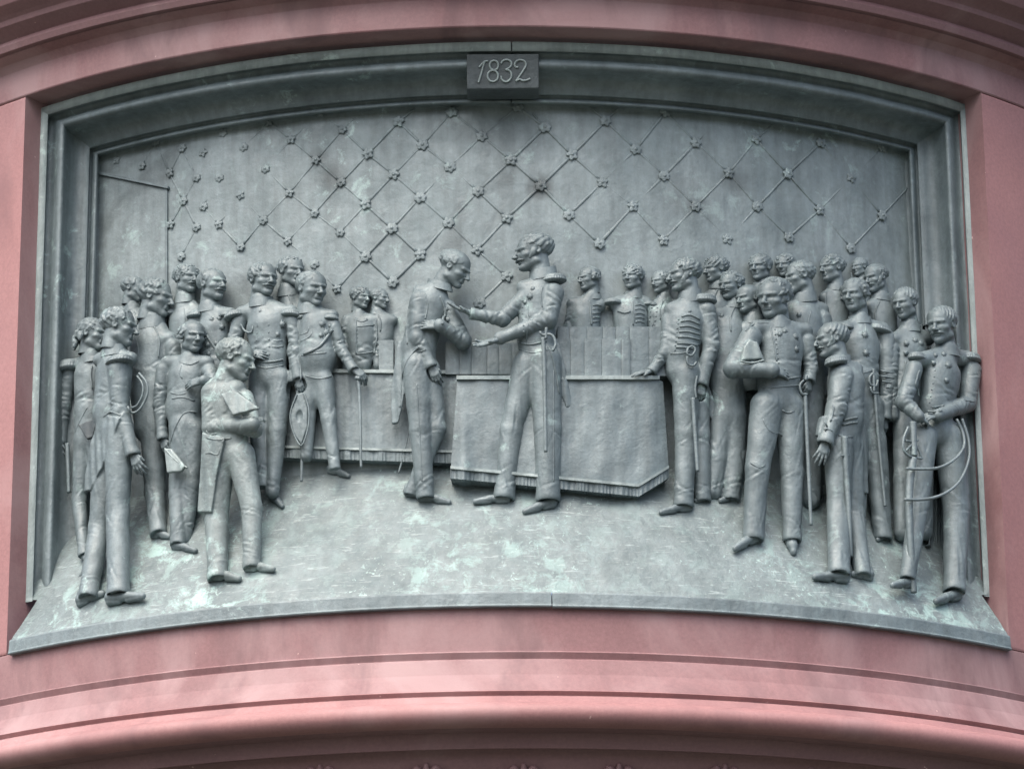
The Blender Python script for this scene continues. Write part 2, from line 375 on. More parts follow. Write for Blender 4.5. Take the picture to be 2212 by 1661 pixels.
# ------------------------------------------------------------------ heads, hands, figures
def rotm(yaw, pitch, roll):
    a, b, c = rad(yaw), rad(pitch), rad(roll)
    Ry = np.array([[math.cos(a), 0, math.sin(a)], [0, 1, 0], [-math.sin(a), 0, math.cos(a)]])
    Rx = np.array([[1, 0, 0], [0, math.cos(-b), -math.sin(-b)], [0, math.sin(-b), math.cos(-b)]])
    Rz = np.array([[math.cos(-c), -math.sin(-c), 0], [math.sin(-c), math.cos(-c), 0], [0, 0, 1]])
    return Rz@Ry@Rx
def make_head(H, seed, hair='short', moust=0, beard=0, whisk=0, bald=0, fat=1.0, nose=1.0, h=None):
    """canonical head: chin at y=0, crown at y=1 (times H), facing +z; returns skin and hair meshes"""
    R = random.Random(seed); h = h or max(H/54, 1.2)
    g = Grid([-.48*H, -.16*H, -.56*H], [.48*H, 1.1*H, .66*H], h)
    q = lambda *p: [c*H for c in p]
    g.ell(q(0, .66, -.06), q(.315, .345, .40), .02*H)                     # cranium
    g.ell(q(0, .40, .12), q(.235*fat, .36, .265), .10*H)                   # face
    g.cone(q(-.17*fat, .20, .02), q(0, .085, .26), .10*H, .085*H, .10*H); g.cone(q(.17*fat, .20, .02), q(0, .085, .26), .10*H, .085*H, .10*H)  # jaw
    g.ell(q(0, .075, .315), q(.085, .07, .06), .06*H)                      # chin
    for s in (-1, 1): g.ell(q(s*.165, .39, .235), q(.075, .06, .075), .07*H)   # cheekbones
    g.cone(q(-.17, .572, .295), q(0, .565, .375), .042*H, .042*H, .045*H); g.cone(q(.17, .572, .295), q(0, .565, .375), .042*H, .042*H, .045*H)   # brow
    for s in (-1, 1):
        g.ell(q(s*.118, .492, .385), q(.084, .050, .066), .028*H, sub=True)
        g.ell(q(s*.115, .490, .284), q(.056, .044, .052), .008*H)
        g.cone(q(s*.165, .532, .315), q(s*.065, .538, .350), .017*H, .017*H, .012*H)
        g.cone(q(s*.15, .437, .315), q(s*.07, .437, .330), .013*H, .013*H, .014*H)
    g.cone(q(0, .55, .36), q(0, .36, .36+.10*nose), .030*H, .050*H, .03*H)      # nose
    for s in (-1, 1): g.ell(q(s*.045, .345, .40+.03*nose), q(.038, .032, .05), .015*H)
    g.cone(q(-.07, .245, .345), q(.07, .248, .352), .028*H, .028*H, .025*H)
    g.cone(q(-.06, .205, .345), q(.06, .198, .350), .030*H, .030*H, .025*H)
    g.cone(q(-.10, .223, .382), q(.10, .223, .382), .014*H, .014*H, .008*H, sub=True)
    for s in (-1, 1): g.cone(q(s*.085, .34, .36), q(s*.125, .23, .33), .012*H, .012*H, .025*H, sub=True)
    g.cone(q(-.05, .155, .37), q(.05, .155, .37), .02*H, .02*H, .03*H, sub=True)
    for s in (-1, 1):
        g.ell(q(s*.285, .47, -.015), q(.045, .105, .07), .02*H); g.ell(q(s*.325, .475, .005), q(.03, .06, .035), .02*H, sub=True)
    g.cone(q(0, .3, -.09), q(0, -.12, -.09), .215*H, .235*H, .06*H)               # neck
    skin = g.mesh()
    # hair
    e = Grid(g.o, g.o+g.n*h, h)
    def lock(th, ph, L, r, curl):
        # th: around from the face (0) to the back (180); ph: height angle
        c0 = np.array([math.sin(rad(th))*math.cos(rad(ph))*.325, .66+math.sin(rad(ph))*.355, -.06+math.cos(rad(th))*math.cos(rad(ph))*.41])
        dr = np.array([math.sin(rad(th+curl)), -1.0+.6*R.random(), math.cos(rad(th+curl))]); dr /= np.linalg.norm(dr)
        c1 = c0+dr*L; o = c1-np.array([0, .66, -.06]); m_ = math.sqrt((o[0]/.325)**2+(o[1]/.355)**2+(o[2]/.41)**2); c1 = np.array([0, .66, -.06])+o/m_*1.03
        e.cone(c0*H*.985, c1*H*.99, r*H, r*.5*H, .016*H)
    if hair != 'none':
        top = bald < 1
        e.ell(q(0, .665, -.08), q(.335, .36 if top else .30, .405), 0)
        e.ell(q(0, .52, .30), q(.30, .19, .24), .04*H, sub=True)     # forehead and face kept clear
        e.ell(q(0, .25, .2), q(.42, .32, .34), .03*H, sub=True)
        e.ell(q(0, .66+.06*(1-bald), .40), q(.20+.08*bald, .20, .20), .04*H, sub=True)
        if bald >= 1: e.ell(q(0, .95, .10), q(.26, .28, .36), .03*H, sub=True)
        e.cone(q(0, .10, -.2), q(0, -.2, -.2), .32*H, .34*H, .04*H, sub=True)
        n = {'short': 60, 'curly': 150, 'side': 60, 'long': 90, 'swept': 80}[hair]
        for i in range(n):
            th = R.choice((-1, 1))*R.uniform(38, 178); ph = R.uniform(-18, 88)
            if bald >= 1: ph = R.uniform(-22, 24); th = R.choice((-1, 1))*R.uniform(62, 178)
            elif bald > 0 and abs(th) < 75: ph = R.uniform(-10, 30); th = (1 if th > 0 else -1)*R.uniform(62, 100)
            if hair == 'curly':
                th = R.choice((-1, 1))*R.uniform(15 if ph > 45 else 55, 178); lock(th, ph, .09, R.uniform(.030, .052), R.uniform(-80, 80))
            elif hair == 'swept': lock(th, ph, .22, R.uniform(.03, .052), -70 if th > 0 else 70)
            else: lock(th, ph, .15, R.uniform(.022, .036), R.uniform(-50, 50))
        if hair == 'long':
            for i in range(26):
                th = R.choice((-1, 1))*R.uniform(75, 178); y = R.uniform(.05, .5); x = math.sin(rad(th))*.35; z = -.08+math.cos(rad(th))*.40
                e.cone(q(x, y+.07, z), q(x*1.04, y-.06, z), .075*H, .055*H, .02*H)
        if hair == 'side':
            for s in (-1, 1):
                for i in range(12): e.ell(q(s*R.uniform(.30, .35), R.uniform(.42, .72), R.uniform(-.2, .08)), q(.055, .055, .065), .02*H)
    if whisk:
        for s in (-1, 1):
            for i in range(14):
                t = i/13; e.ell(q(s*(.262-.085*t*t)*fat, .50-.30*t*whisk, .03+.15*t*whisk+R.uniform(-.03, .03)), q(.036, .05, .07), .03*H)
    if beard:
        e.ell(q(0, .07, .30), q(.12, .12, .10), .04*H)
        for i in range(40): e.ell(q(R.uniform(-.19, .19), R.uniform(-.06, .17), R.uniform(.22, .36)), q(.035, .055, .035), .02*H)
    rn = np.random.RandomState(seed+5); X_ = e.ax[0][:, None, None]/H; Y_ = e.ax[1][None, :, None]/H; Z_ = e.ax[2][None, None, :]/H
    for _ in range(3):
        k_ = rn.uniform(-60, 60, 3)+np.array([0, 0, 0]); e.a += (.006*H*np.sin(k_[0]*X_+k_[1]*.5*Y_+k_[2]*Z_+2*np.sin(9*Y_+rn.rand()*6))).astype(np.float32)
    hair_m = e.mesh()
    mo = None
    if moust:
        f = Grid([-.26*H, .12*H, .2*H], [.26*H, .42*H, .56*H], h*.9)
        for s in (-1, 1):
            f.cone(q(0, .292, .405), q(s*.09, .268, .385), .029*H, .034*H, .02*H); f.cone(q(s*.09, .268, .385), q(s*.175, .235+.02*moust, .31), .034*H, .013*H, .02*H)
        mo = f.mesh()
    return skin, hair_m, mo

def make_hand(wr, dirv, back, L, curl=.4, spread=.25, thumb=1, fan=None, h=1.1):
    """wr wrist point, dirv finger direction, back normal of the hand's back, L hand length; thumb +1/-1 picks its side"""
    f = np.array(dirv, float); f /= np.linalg.norm(f); n = np.array(back, float); n -= f*(n@f); n /= np.linalg.norm(n); s = np.cross(f, n)*thumb
    wr = np.array(wr, float); m = L*1.25
    g = Grid(wr+np.minimum(f*L, 0)-m*.62, wr+np.maximum(f*L, 0)+m*.62, h)
    r = max(L*.058, 1.75)
    kn = []
    for i, (o, l) in enumerate(((.165, .44), (.055, .49), (-.055, .46), (-.155, .37))):
        k0 = wr+f*L*.50+s*L*o+f*L*(-.03 if i in (0, 3) else .02)
        g.cone(wr+s*L*o*.6, k0, r*1.35, r*1.3, r*1.6)
        c = curl if not fan else fan[i]
        d = f+s*spread*(.5-i*.33); d /= np.linalg.norm(d); p = k0
        for j, (fr, bend) in enumerate(((.45, .7), (.31, 1.25), (.24, .9))):
            a = c*bend; ax = s; d = d*math.cos(a)-n*math.sin(a)+0*ax; n2 = n
            q2 = p+d*L*l*fr*1.08; g.cone(p, q2, r*(1.08-.1*j), r*(1.0-.12*j), r*.35); p = q2
            d = d/np.linalg.norm(d)
    t0 = wr+s*L*.10+f*L*.10; t1 = wr+s*L*.26+f*L*.33-n*L*.05; t2 = wr+s*L*.30+f*L*.50-n*L*.10*(1+curl)
    g.cone(t0, t1, r*1.5, r*1.15, r*1.2); g.cone(t1, t2, r*1.1, r*.85, r*.5)
    g.cone(wr-f*L*.15, wr+f*L*.1, r*2.0, r*2.0, r*1.2, fz=1)
    return g.mesh()

def bumps_mesh(frame_pts, r, kind='ball'):
    """small raised studs, one mesh"""
    V = []; F = []
    for p in frame_pts:
        b = len(V); n = 6; V.append(p+np.array([0, 0, r*.9]))
        for a_, rr, zz in ((0, r*.75, r*.6), (1, r*1.05, -r*.3)):
            for k in range(n): V.append(p+np.array([math.cos(k*1.0472)*rr, math.sin(k*1.0472)*rr, zz]))
        for k in range(n):
            k2 = (k+1) % n; F.append((b, b+1+k, b+1+k2)); F.append((b+1+k, b+1+n+k, b+1+n+k2, b+1+k2))
    return np.array(V), F
def star_mesh(r, n=8, depth=2.4):
    V = [(0, 0, depth)]; F = []
    for k in range(2*n):
        rr = r if k % 2 == 0 else r*.5; a = k*math.pi/n; V.append((rr*math.cos(a), rr*math.sin(a), .5))
    for k in range(2*n):
        rr = r if k % 2 == 0 else r*.5; a = k*math.pi/n; V.append((rr*math.cos(a), rr*math.sin(a), -4))
    m = 2*n
    for k in range(m): k2 = (k+1) % m; F.append((0, 1+k, 1+k2)); F.append((1+k, 1+m+k, 1+m+k2, 1+k2))
    return np.array(V, float), F

SHARED = {}
FIGS = {}
def man(key, label, head, z=None, neck=None, chest=None, waist=None, hip=None, sh=None, arms=(), legs=(), shoes=(), tails=(), ep=(), medals=(),
        buttons=(), lines=(), collar=None, cape=None, mat=None, hd={}, fz=.72, res=2.25, extra=None, zsq=.85, low=None, seed=None):
    mat = mat or BR
    hx, hy, HH, yaw, pitch, roll = head; HN = HH; seed = seed or sum(map(ord, key))
    R = random.Random(seed)
    if z is None:
        fz_ = [ (floor_w(x, y)-WB)/S for a in shoes for x, y in (a[0], a[1])]
        z = max(sum(fz_)/len(fz_), 30)
    fr = Frame(hx, hy); z0 = z
    L = lambda p, dz=0.0: fr.loc(p[0], p[1], z0+dz+(p[2] if len(p) > 2 else 0))
    T = lambda p: fr.loc(p[0], p[1], z0+(p[3] if len(p) > 3 else 0))      # torso points are (x, y, radius, dz)
    root = fr.root('person', label, 'person')
    if neck is not None: neck = (neck[0], neck[1], max(neck[2], .33*HH))
    if collar is None and neck is not None and key not in ('G',): collar = (neck[0], neck[1]+2, .3*HH, .24*HH, 0)
    if not lines and neck is not None and chest is not None: sx_ = -1 if head[3] < 0 else 1; lines = [('lapel', 1.8, [(neck[0]+sx_*2, neck[1]+.16*HH), (neck[0]+sx_*.16*HH, neck[1]+.5*HH), (neck[0]+sx_*.14*HH, neck[1]+.95*HH)]), ('arm_seam', 1.6, [(chest[0]-chest[2]*.6, chest[1]-chest[2]*.5), (chest[0]-chest[2]*.52, chest[1]), (chest[0]-chest[2]*.6, chest[1]+chest[2]*.4)])]
    if sh: sh = tuple((a_[0], a_[1]-.14*HH)+tuple(a_[2:]) for a_ in sh)
    if chest: chest = (chest[0], chest[1]-.06*HH)+tuple(chest[2:])
    if collar: collar = (collar[0], collar[1], max(collar[2]*1.05, .345*HH), collar[3]*.95, collar[4])
    # ---- body
    allp = [neck, chest, waist, hip]+[p for a in arms for p in a['p']]+[p for a in legs for p in a['p']]+(list(sh) if sh else [])+[p for t in tails for p in t[0]]
    P = np.array([L(p[:2]) for p in allp if p is not None]+[L((hx, hy))]); mg = 62
    zlo = max(-8, z0-62)
    lo = [P[:, 0].min()-mg, P[:, 1].min()-30, zlo]; hi = [P[:, 0].max()+mg, P[:, 1].max()+20, z0+88]
    g = Grid(lo, hi, res)
    C = lambda a, b, ra, rb, **k: g.cone(a, b, ra, rb, **k)
    if chest is not None and waist is not None:
        c = T(chest); w_ = T(waist)
        C(c, w_, chest[2], waist[2], k=6, fz=fz, fold=(1.5, 10, R.random(), 'torso'))
        if hip is not None:
            hp = T(hip); C(w_, hp, waist[2], hip[2]*.92, k=10, fz=fz*1.02)
        if sh: 
            a, b = L(sh[0]), L(sh[1]); rs = chest[2]*.36
            C(a, b, rs, rs, k=12)
            if neck is not None:
                n_ = T(neck); nb = n_+np.array([0, -7, -3]); C(nb, nb*.3+a*.7, neck[2]*.8, rs*.8, k=9); C(nb, nb*.3+b*.7, neck[2]*.8, rs*.8, k=9)
        if neck is not None:
            n_ = T(neck); C(c, n_, neck[2], neck[2]*.86, k=7)
    for li, lg in enumerate(legs):
        p = lg['p']; n = len(p); r = [q_*f_ for q_, f_ in zip(lg['r'], (.88, .92, 1.08))]; has = li < len(shoes)
        if has:
            hx_, hy_ = shoes[li][0]; q_ = p[-1]; p = list(p[:-1])+[(q_[0], q_[1], max(q_[2] if len(q_) > 2 else 0, (floor_w(hx_, hy_)-WB)/S-z0+5))]
        for i in range(n-1):
            dz0 = 0; a = L(p[i]); b = L(p[i+1])
            C(a, b, r[i], r[i+1], k=5 if i else 8, fz=.9, fold=(.85 if i == 0 else 1.1, 5 if i == 0 else 7, R.random(), 'thigh' if i == 0 else 'shin'))
        d_ = (L(p[-1])-L(p[-2])); d_ /= np.linalg.norm(d_); e_ = L(p[-1]); rr_ = r[-1]*1.35
        if has: C(e_-d_*8, e_+d_*9, r[-1]*.98, r[-1]*1.06, k=2, fz=.9); C(e_+d_*(rr_+10), e_+d_*(rr_*2+5), rr_, rr_, k=1.5, sub=True)
    for am in arms:
        p = am['p']; r = am['r']
        for i in range(len(p)-1):
            C(L(p[i]), L(p[i+1]), r[i], r[i+1], k=4, fold=(1.4, 10, R.random(), 'sleeve' if i == 0 else 'cuffside'))
        if am.get('cuff', 1):
            a = L(p[-2]); b = L(p[-1]); d = (b-a)/np.linalg.norm(b-a); C(b-d*13, b+d*2, r[-1]*1.02, r[-1]*1.18, k=1.2)
            if b[2]-z0 < 30 or abs(d[1]) > .75: q_ = r[-1]*1.25; C(b+d*(q_+3), b+d*(q_*1.7), q_, q_, k=1, sub=True)
    for t in tails: g.poly([L(p) for p in t[0]], t[1], k=3, rnd=2, wav=t[2] if len(t) > 2 else (1.6, 22, R.random()*6))
    if extra: extra(g, L)
    rs_ = np.random.RandomState(seed)     # low-relief unevenness of hand-modelled wax
    X = g.ax[0][:, None, None]; Y = g.ax[1][None, :, None]; Z = g.ax[2][None, None, :]
    for _ in range(3):
        kx, ky, kz = rs_.uniform(-.16, .16, 3); g.a += (.42*np.sin(kx*X+rs_.rand()*6)*np.sin(ky*Y+kz*Z+rs_.rand()*6)).astype(np.float32)
    Vb, Fb = g.mesh()
    parts = [(Vb, Fb)]
    # ---- head
    thd = math.degrees(fr.th)
    hd_ = dict(hd)
    skin, hair, mo = make_head(HH, seed, **hd_)
    Rm = rotm(yaw-thd, pitch-9, roll)
    hc = L((hx, hy), hd_.pop('dz', 0)+ (head[6] if len(head) > 6 else 4))
    def place(vf):
        V, F = vf; V = ((V-np.array([0, .5*HH, 0]))*np.array([1.26, 1.0, 1.2]))@Rm.T; V[:, 2] *= zsq; return V+hc, F
    parts.append(place(skin))
    # ---- hands
    for am in arms:
        if 'hand' in am:
            hd2 = am['hand']; wr = L(am['p'][-1]); dx, dy = hd2['d'][:2]; wr = wr+np.array([dx, -dy, 0])*(3 if am.get('cuff', 1) else 5)/math.hypot(dx, dy); dzz = hd2['d'][2] if len(hd2['d']) > 2 else 0
            parts.append(make_hand(wr, (dx, -dy, dzz), hd2.get('n', (0, 0, 1)), hd2.get('L', HH*.5)*1.2, hd2.get('c', .4), hd2.get('s', .25), hd2.get('t', 1), hd2.get('fan')))
    fr.obj('body', join(parts), mat, root)
    if len(hair[1]): fr.obj('hair', place(hair), hd.get('mat', mat) if False else mat, root)
    if mo is not None: fr.obj('moustache', place(mo), mat, root)
    # ---- shoes
    for sp in shoes:
        (ax, ay), (bx, by) = sp[:2]; r = sp[2] if len(sp) > 2 else 11
        za = (floor_w(ax, ay)-WB)/S; zb = (floor_w(bx, by)-WB)/S
        za += r*.35; zb += r*.25; a = fr.loc(ax, ay, za); b = fr.loc(bx, by, zb)
        a[1] += r*.75; b[1] += r*.35; 
        gg = Grid(np.minimum(a, b)-r*2.2-3, np.maximum(a, b)+r*2.6+3, 1.5)
        mdl = a*.45+b*.55; mdl[1] += r*.12
        gg.cone(a, mdl, r*.98, r*.80, 4); gg.cone(mdl, b, r*.80, r*.56, 4)
        gg.cone(a+[0, r*.3, 0], a+[0, r*1.3, -2], r*.92, r*.85, 4)
        gg.cone(a-[0, r*.62, 0], a*.72+b*.28-[0, r*.62, 0], r*.8, r*.55, 1)           # heel and sole
        gg.cone(mdl-[0, r*.52, 0], b-[0, r*.2, 0], r*.62, r*.5, 1)
        fr.obj('shoe', gg.mesh(), mat, root)
    # ---- things laid on the surface
    def on(p, off=0.0, fallback=14, strict=False):
        zz = z0+10
        for _ in range(3):
            q = fr.loc(p[0], p[1], zz); sv = g.surf(q[0], q[1])
            if sv is None:
                if strict: return None
                sv = z0+fallback if zz < z0+11 else zz-off
            zz = sv+off
        return fr.loc(p[0], p[1], zz)
    if collar:
        cx, cy, rr, hh, tilt = collar; c = L((cx, cy))
        pts = []
        for k in range(27):
            a = rad(-118+k*236/26); pts.append(c+np.array([rr*math.sin(a), -rr*.24*math.cos(a)*1.0+tilt*math.sin(a), rr*.85*math.cos(a)]))
        V = []; n = len(pts)
        for p in pts: o_ = (p-c)*np.array([1, 0, 1]); o_ /= np.linalg.norm(o_)+1e-6; V += [p+np.array([0, -hh*.55, 0])+o_*rr*.10, p+[0, hh*.45, 0]+o_*.2, p+np.array([0, hh*.45-1.0, 0])-o_*4.0, p+np.array([0, -hh*.55, 0])-o_*2.0]
        for i in range(len(V)):     # outward flare
            pass
        F = []
        for i in range(n-1):
            for k in range(4): F.append((i*4+k, (i+1)*4+k, (i+1)*4+(k+1) % 4, i*4+(k+1) % 4))
        fr.obj('collar', (np.array(V), F), mat, root, smooth=False)
    for e_ in ep:
        x, y, wd, hh = e_[:4]; ang = e_[4] if len(e_) > 4 else 0; dz = e_[5] if len(e_) > 5 else 6
        c = L((x, y), dz); gg = Grid(c-wd*.75-6, c+wd*.75+6, 1.35); ca, sa = math.cos(rad(ang)), math.sin(rad(ang))
        gg.ell(c, (wd*.5, hh*.42, wd*.40), 2, rz=rad(ang)); gg.ell(c+np.array([-sa*hh*.12, -hh*.22, 1]), (wd*.52, hh*.30, wd*.42), 3, rz=rad(ang))
        if neck is not None:
            nv = T(neck)-c; nv[1] = max(min(nv[1], abs(nv[0])*.35), 0); nv[2] = -6; nv = nv/np.linalg.norm(nv); gg.cone(c+[0, hh*.05, -2], c+nv*wd*.62+[0, 2, -4], hh*.30, hh*.22, 5)
        gg.ell(c+np.array([0, -hh*.78, 0]), (wd*.8, hh*.36, wd*.7), 1.5, rz=rad(ang), sub=True)
        XX = gg.ax[0][:, None, None]-c[0]; ZZ = gg.ax[2][None, None, :]-c[2]; YY = gg.ax[1][None, :, None]-c[1]
        az = np.arctan2(XX, ZZ+1e-3); gg.a += (.55*np.sin(az*26)*(YY < hh*.02)).astype(np.float32)
        fr.obj('epaulette', gg.mesh(), mat, root)
    for m_ in medals:
        x, y, r = m_; p = on((x, y), .4, strict=True)
        if p is None: continue
        r *= 1.15; V, F = star_mesh(r, 8 if r > 6.5 else 5, r*.34); fr.obj('medal', (V+p, F), mat, root)
    if buttons:
        fr.obj('buttons', bumps_mesh([q_ for q_ in (on(p, -.3, strict=True) for p in buttons) if q_ is not None], 2.3), mat, root, kind='stuff')
    for nm, r, pts in lines:
        d = resample([list(p) for p in pts], 5); loose = nm in ('aiguillette', 'sash', 'cape_edge', 'chain')
        if nm == 'cuff_edge': continue
        Q = [on(p, r*.25 if loose or nm in ('belt', 'lace_braid', 'lapel') else -r*.35, strict=not loose) for p in d]; Q = np.array([q_ for q_ in Q if q_ is not None])
        if len(Q) < 3: continue
        for _ in range(2): Q[1:-1, 2] = np.maximum(Q[1:-1, 2], .5*Q[1:-1, 2]+.25*(Q[2:, 2]+Q[:-2, 2]))
        V, F = clean_tube(tube(Q, r, 6)); fr.obj(nm, (V, F), mat, root)
    FIGS[key] = (fr, g, z0, on, root)
    return fr, on
def row(p0, p1, n): return [(p0[0]+(p1[0]-p0[0])*i/(n-1), p0[1]+(p1[1]-p0[1])*i/(n-1)) for i in range(n)]
def rod(key, name, label, cat, pts, r0, r1, mat=None, dz=8, guard=None, z=None):
    """a thing made of a tube in the frame of figure key"""
    fr, g, z0, on, root = FIGS[key]; z_ = z0+dz if z is None else z
    r = fr.root(name, label, cat)
    P = resample([fr.loc(p[0], p[1], z_+(p[2] if len(p) > 2 else 0)) for p in pts], 6)
    fr.obj('scabbard' if name in ('sword', 'sabre') else 'shaft', clean_tube(tube(P, r0, 8, r_end=r1)), mat or BR, r)
    if guard:
        for gi, (nm, rr, gp) in enumerate(guard):
            Q = resample([fr.loc(p[0], p[1], z_+(p[2] if len(p) > 2 else 3)) for p in gp], 3.5); fr.obj(nm, clean_tube(tube(Q, rr, 7)), mat or BR, r)
    return r

# ------------------------------------------------------------------ granite pedestal
def lathe(name, prof, th0, th1, n, mat, parent, smooth=True, kind=None):
    th = np.linspace(th0, th1, n); P = np.array(prof, float)
    V = cyl(th[:, None], P[None, :, 1], P[None, :, 0]).reshape(-1, 3)
    return mesh_obj(name, V, grid_faces(n, len(P), True), mat, parent, smooth, kind)
def sharp(prof):      # doubled rows so that arrises stay crisp under smooth shading
    out = []
    for a, b in zip(prof[:-1], prof[1:]):
        d = math.hypot(b[0]-a[0], b[1]-a[1]); e = min(.0012, d*.2)
        t = e/max(d, 1e-6); out += [a, (a[0]+(b[0]-a[0])*t, a[1]+(b[1]-a[1])*t), (b[0]-(b[0]-a[0])*t, b[1]-(b[1]-a[1])*t)]
    return out+[prof[-1]]
TL, ZT = [float(v) for v in tz(55, 216, 0.0)]; TR = float(tz(2120, 205, 0.0)[0]); ZT = float(tz(1105, 50, 0.0)[1]); 
ZT = .5*(ZT+float(tz(55, 216, 0.0)[1]))
ZB = float(tz(1190, 1306, 0.0)[1]); ZB = .5*(ZB+float(tz(300, 1368, 0.0)[1]))
TF = rad(75)
ped = empty('granite_pedestal', 'round red granite pedestal whose curved face holds the bronze relief', 'pedestal', (0, 0, ZB-.3))
PO = Vector((0, 0, ZB-.3))
def pl(o): o.location = -PO; return o
yz = lambda y, wd, x=1106: float(tz(x, y, wd)[1])
zc0 = yz(118, .05, 0)
pl(lathe('frieze', sharp([(ZT+.0, -.02), (ZT+.0005, -.002), (ZT+.003, 0), (zc0-.02, .002), (zc0-.006, .012), (zc0+.001, .035)]), -TF, TF, 220, GR, ped))
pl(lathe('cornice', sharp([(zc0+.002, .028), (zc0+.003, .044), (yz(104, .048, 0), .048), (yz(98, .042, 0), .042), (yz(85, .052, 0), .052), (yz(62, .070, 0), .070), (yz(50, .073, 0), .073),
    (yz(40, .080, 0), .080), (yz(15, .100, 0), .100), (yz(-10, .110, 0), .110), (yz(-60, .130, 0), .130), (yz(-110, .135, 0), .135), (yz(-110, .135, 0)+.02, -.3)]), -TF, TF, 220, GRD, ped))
for a, b in ((-TF, TL), (TR, TF)):
    e = .0022      # open joint against the block above and below
    pl(lathe('pier', sharp([(ZB+e, -.02), (ZB+e, -.001), (ZB+.006, 0), (ZT-.006, 0), (ZT-e, -.001), (ZT-e, -.02)]), a, b, 70, GRP, ped))
    c = b if b < 0 else a
    rv = cyl(np.array([c, c])[:, None], np.linspace(-.075, 0, 4)[None, :], np.array([ZB, ZT])[:, None]).reshape(-1, 3)
    pl(mesh_obj('reveal', rv, grid_faces(2, 4, c < 0), GR, ped, False))
so = cyl(np.linspace(TL, TR, 140)[:, None], np.linspace(-.09, 0, 4)[None, :], ZT).reshape(-1, 3)
pl(mesh_obj('soffit', so, grid_faces(140, 4), GR, ped, False))
pb = [(ZB, -.14), (ZB, 0), (yz(1406, .0), .0), (yz(1407, .011), .011), (yz(1423, .006), .006), (yz(1424, .012), .012), (yz(1456, .022), .022), (yz(1490, .042), .042)]
pl(lathe('base_course', sharp(pb), -TF, TF, 240, GR, ped))
pb = [(yz(1490, .042), .042), (yz(1491, .050), .050), (yz(1502, .044), .044), (yz(1503, .052), .052), (yz(1517, .062), .062)]
pl(lathe('fillet', sharp(pb), -TF, TF, 240, GRP, ped))
zt0 = yz(1517, .062); 
tor = [(zt0, .062)]
for k in range(0, 15):
    a = rad(80-k*12.5); tor.append((zt0-.022+.022*math.sin(a), .062+.028*math.cos(a)))
pl(lathe('torus_moulding', tor, -TF, TF, 240, GRP, ped))
zz = tor[-1][0]
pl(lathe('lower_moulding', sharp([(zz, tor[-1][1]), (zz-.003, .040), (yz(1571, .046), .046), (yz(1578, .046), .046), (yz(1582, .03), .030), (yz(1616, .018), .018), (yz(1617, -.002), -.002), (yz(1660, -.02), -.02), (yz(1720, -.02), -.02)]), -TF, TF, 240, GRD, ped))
# carved leaf scrolls on the shaded course below
for k in range(11):
    x = 60+k*215+rng.uniform(-15, 15); V = []; c = on_cyl(x, 1664, -.016); th = math.atan2(c[0], -c[1])
    g = Grid((-52, -22, -14), (52, 26, 20), 2.6)
    for s in (-1, 1):
        g.cone((0, -16, 0), (s*20, 2, 2), 6, 8, 5); g.cone((s*20, 2, 2), (s*38, -8, 0), 8, 5, 5); g.ell((s*24, -6, 8), (5, 5, 5), 2, sub=True)
    g.cone((0, -18, 0), (0, 10, 4), 8, 6, 5)
    V, F = g.mesh(); V = V*S
    Wd = np.stack([c[0]+V[:, 0]*math.cos(th)+V[:, 2]*math.sin(th), c[1]+V[:, 0]*math.sin(th)-V[:, 2]*math.cos(th), c[2]+V[:, 1]], 1)
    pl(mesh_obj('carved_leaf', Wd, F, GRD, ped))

# the paved square below, which throws daylight back up at the pedestal
pm, pt_, pb_ = nodes('dark_lawn_and_paving'); pco = coords(pt_)
pt_.links.new(ramp(pt_, noise(pt_, pco, 1.5, 6), [(.3, (.035, .04, .03)), (.7, (.06, .065, .05))]), pb_.inputs['Base Color']); pb_.inputs['Roughness'].default_value = .8
gv = [(-60, -60, -3.35), (60, -60, -3.35), (60, 60, -3.35), (-60, 60, -3.35)]
mesh_obj('ground', gv, [(0, 1, 2, 3)], pm, None, False, 'structure')
# ------------------------------------------------------------------ bronze frame
frm = empty('relief_frame', 'green bronze moulded frame arched along the top around the figure relief', 'frame', tuple(on_cyl(1105, 1300, 0)))
FO = Vector(on_cyl(1105, 1300, 0).tolist())
def fl(o): o.location = -FO; return o
PR = [(72, 80, 2110, -.045), (94, 100, 2090, -.044), (95, 102, 2089, -.058), (97, 105, 2087, -.064), (111, 116, 2074, -.067), (115, 120, 2070, -.060), (119, 124, 2066, -.0565), (124, 128, 2062, -.056),
      (129, 133, 2057, -.058), (133, 138, 2053, -.064), (138, 143, 2047, -.076), (144, 149, 2040, -.088), (152, 156, 2031, -.100), (162, 165, 2020, -.109), (174, 178, 2007, -.115), (186, 192, 1993, -.117),
      (187.5, 194, 1991.5, -.119), (188, 195, 1991, -.131), (194, 203, 1985, -.133), (196, 204.5, 1983, -.1265), (200, 208, 1979, -.124), (205, 212, 1974, -.1265), (207, 214, 1972, -.147), (222, 224, 1959, -.153)]
pL = np.array([float(tz(a, 555, wd)[0]) for a, _, _, wd in PR]); pR = np.array([float(tz(c, 555, wd)[0]) for _, _, c, wd in PR])
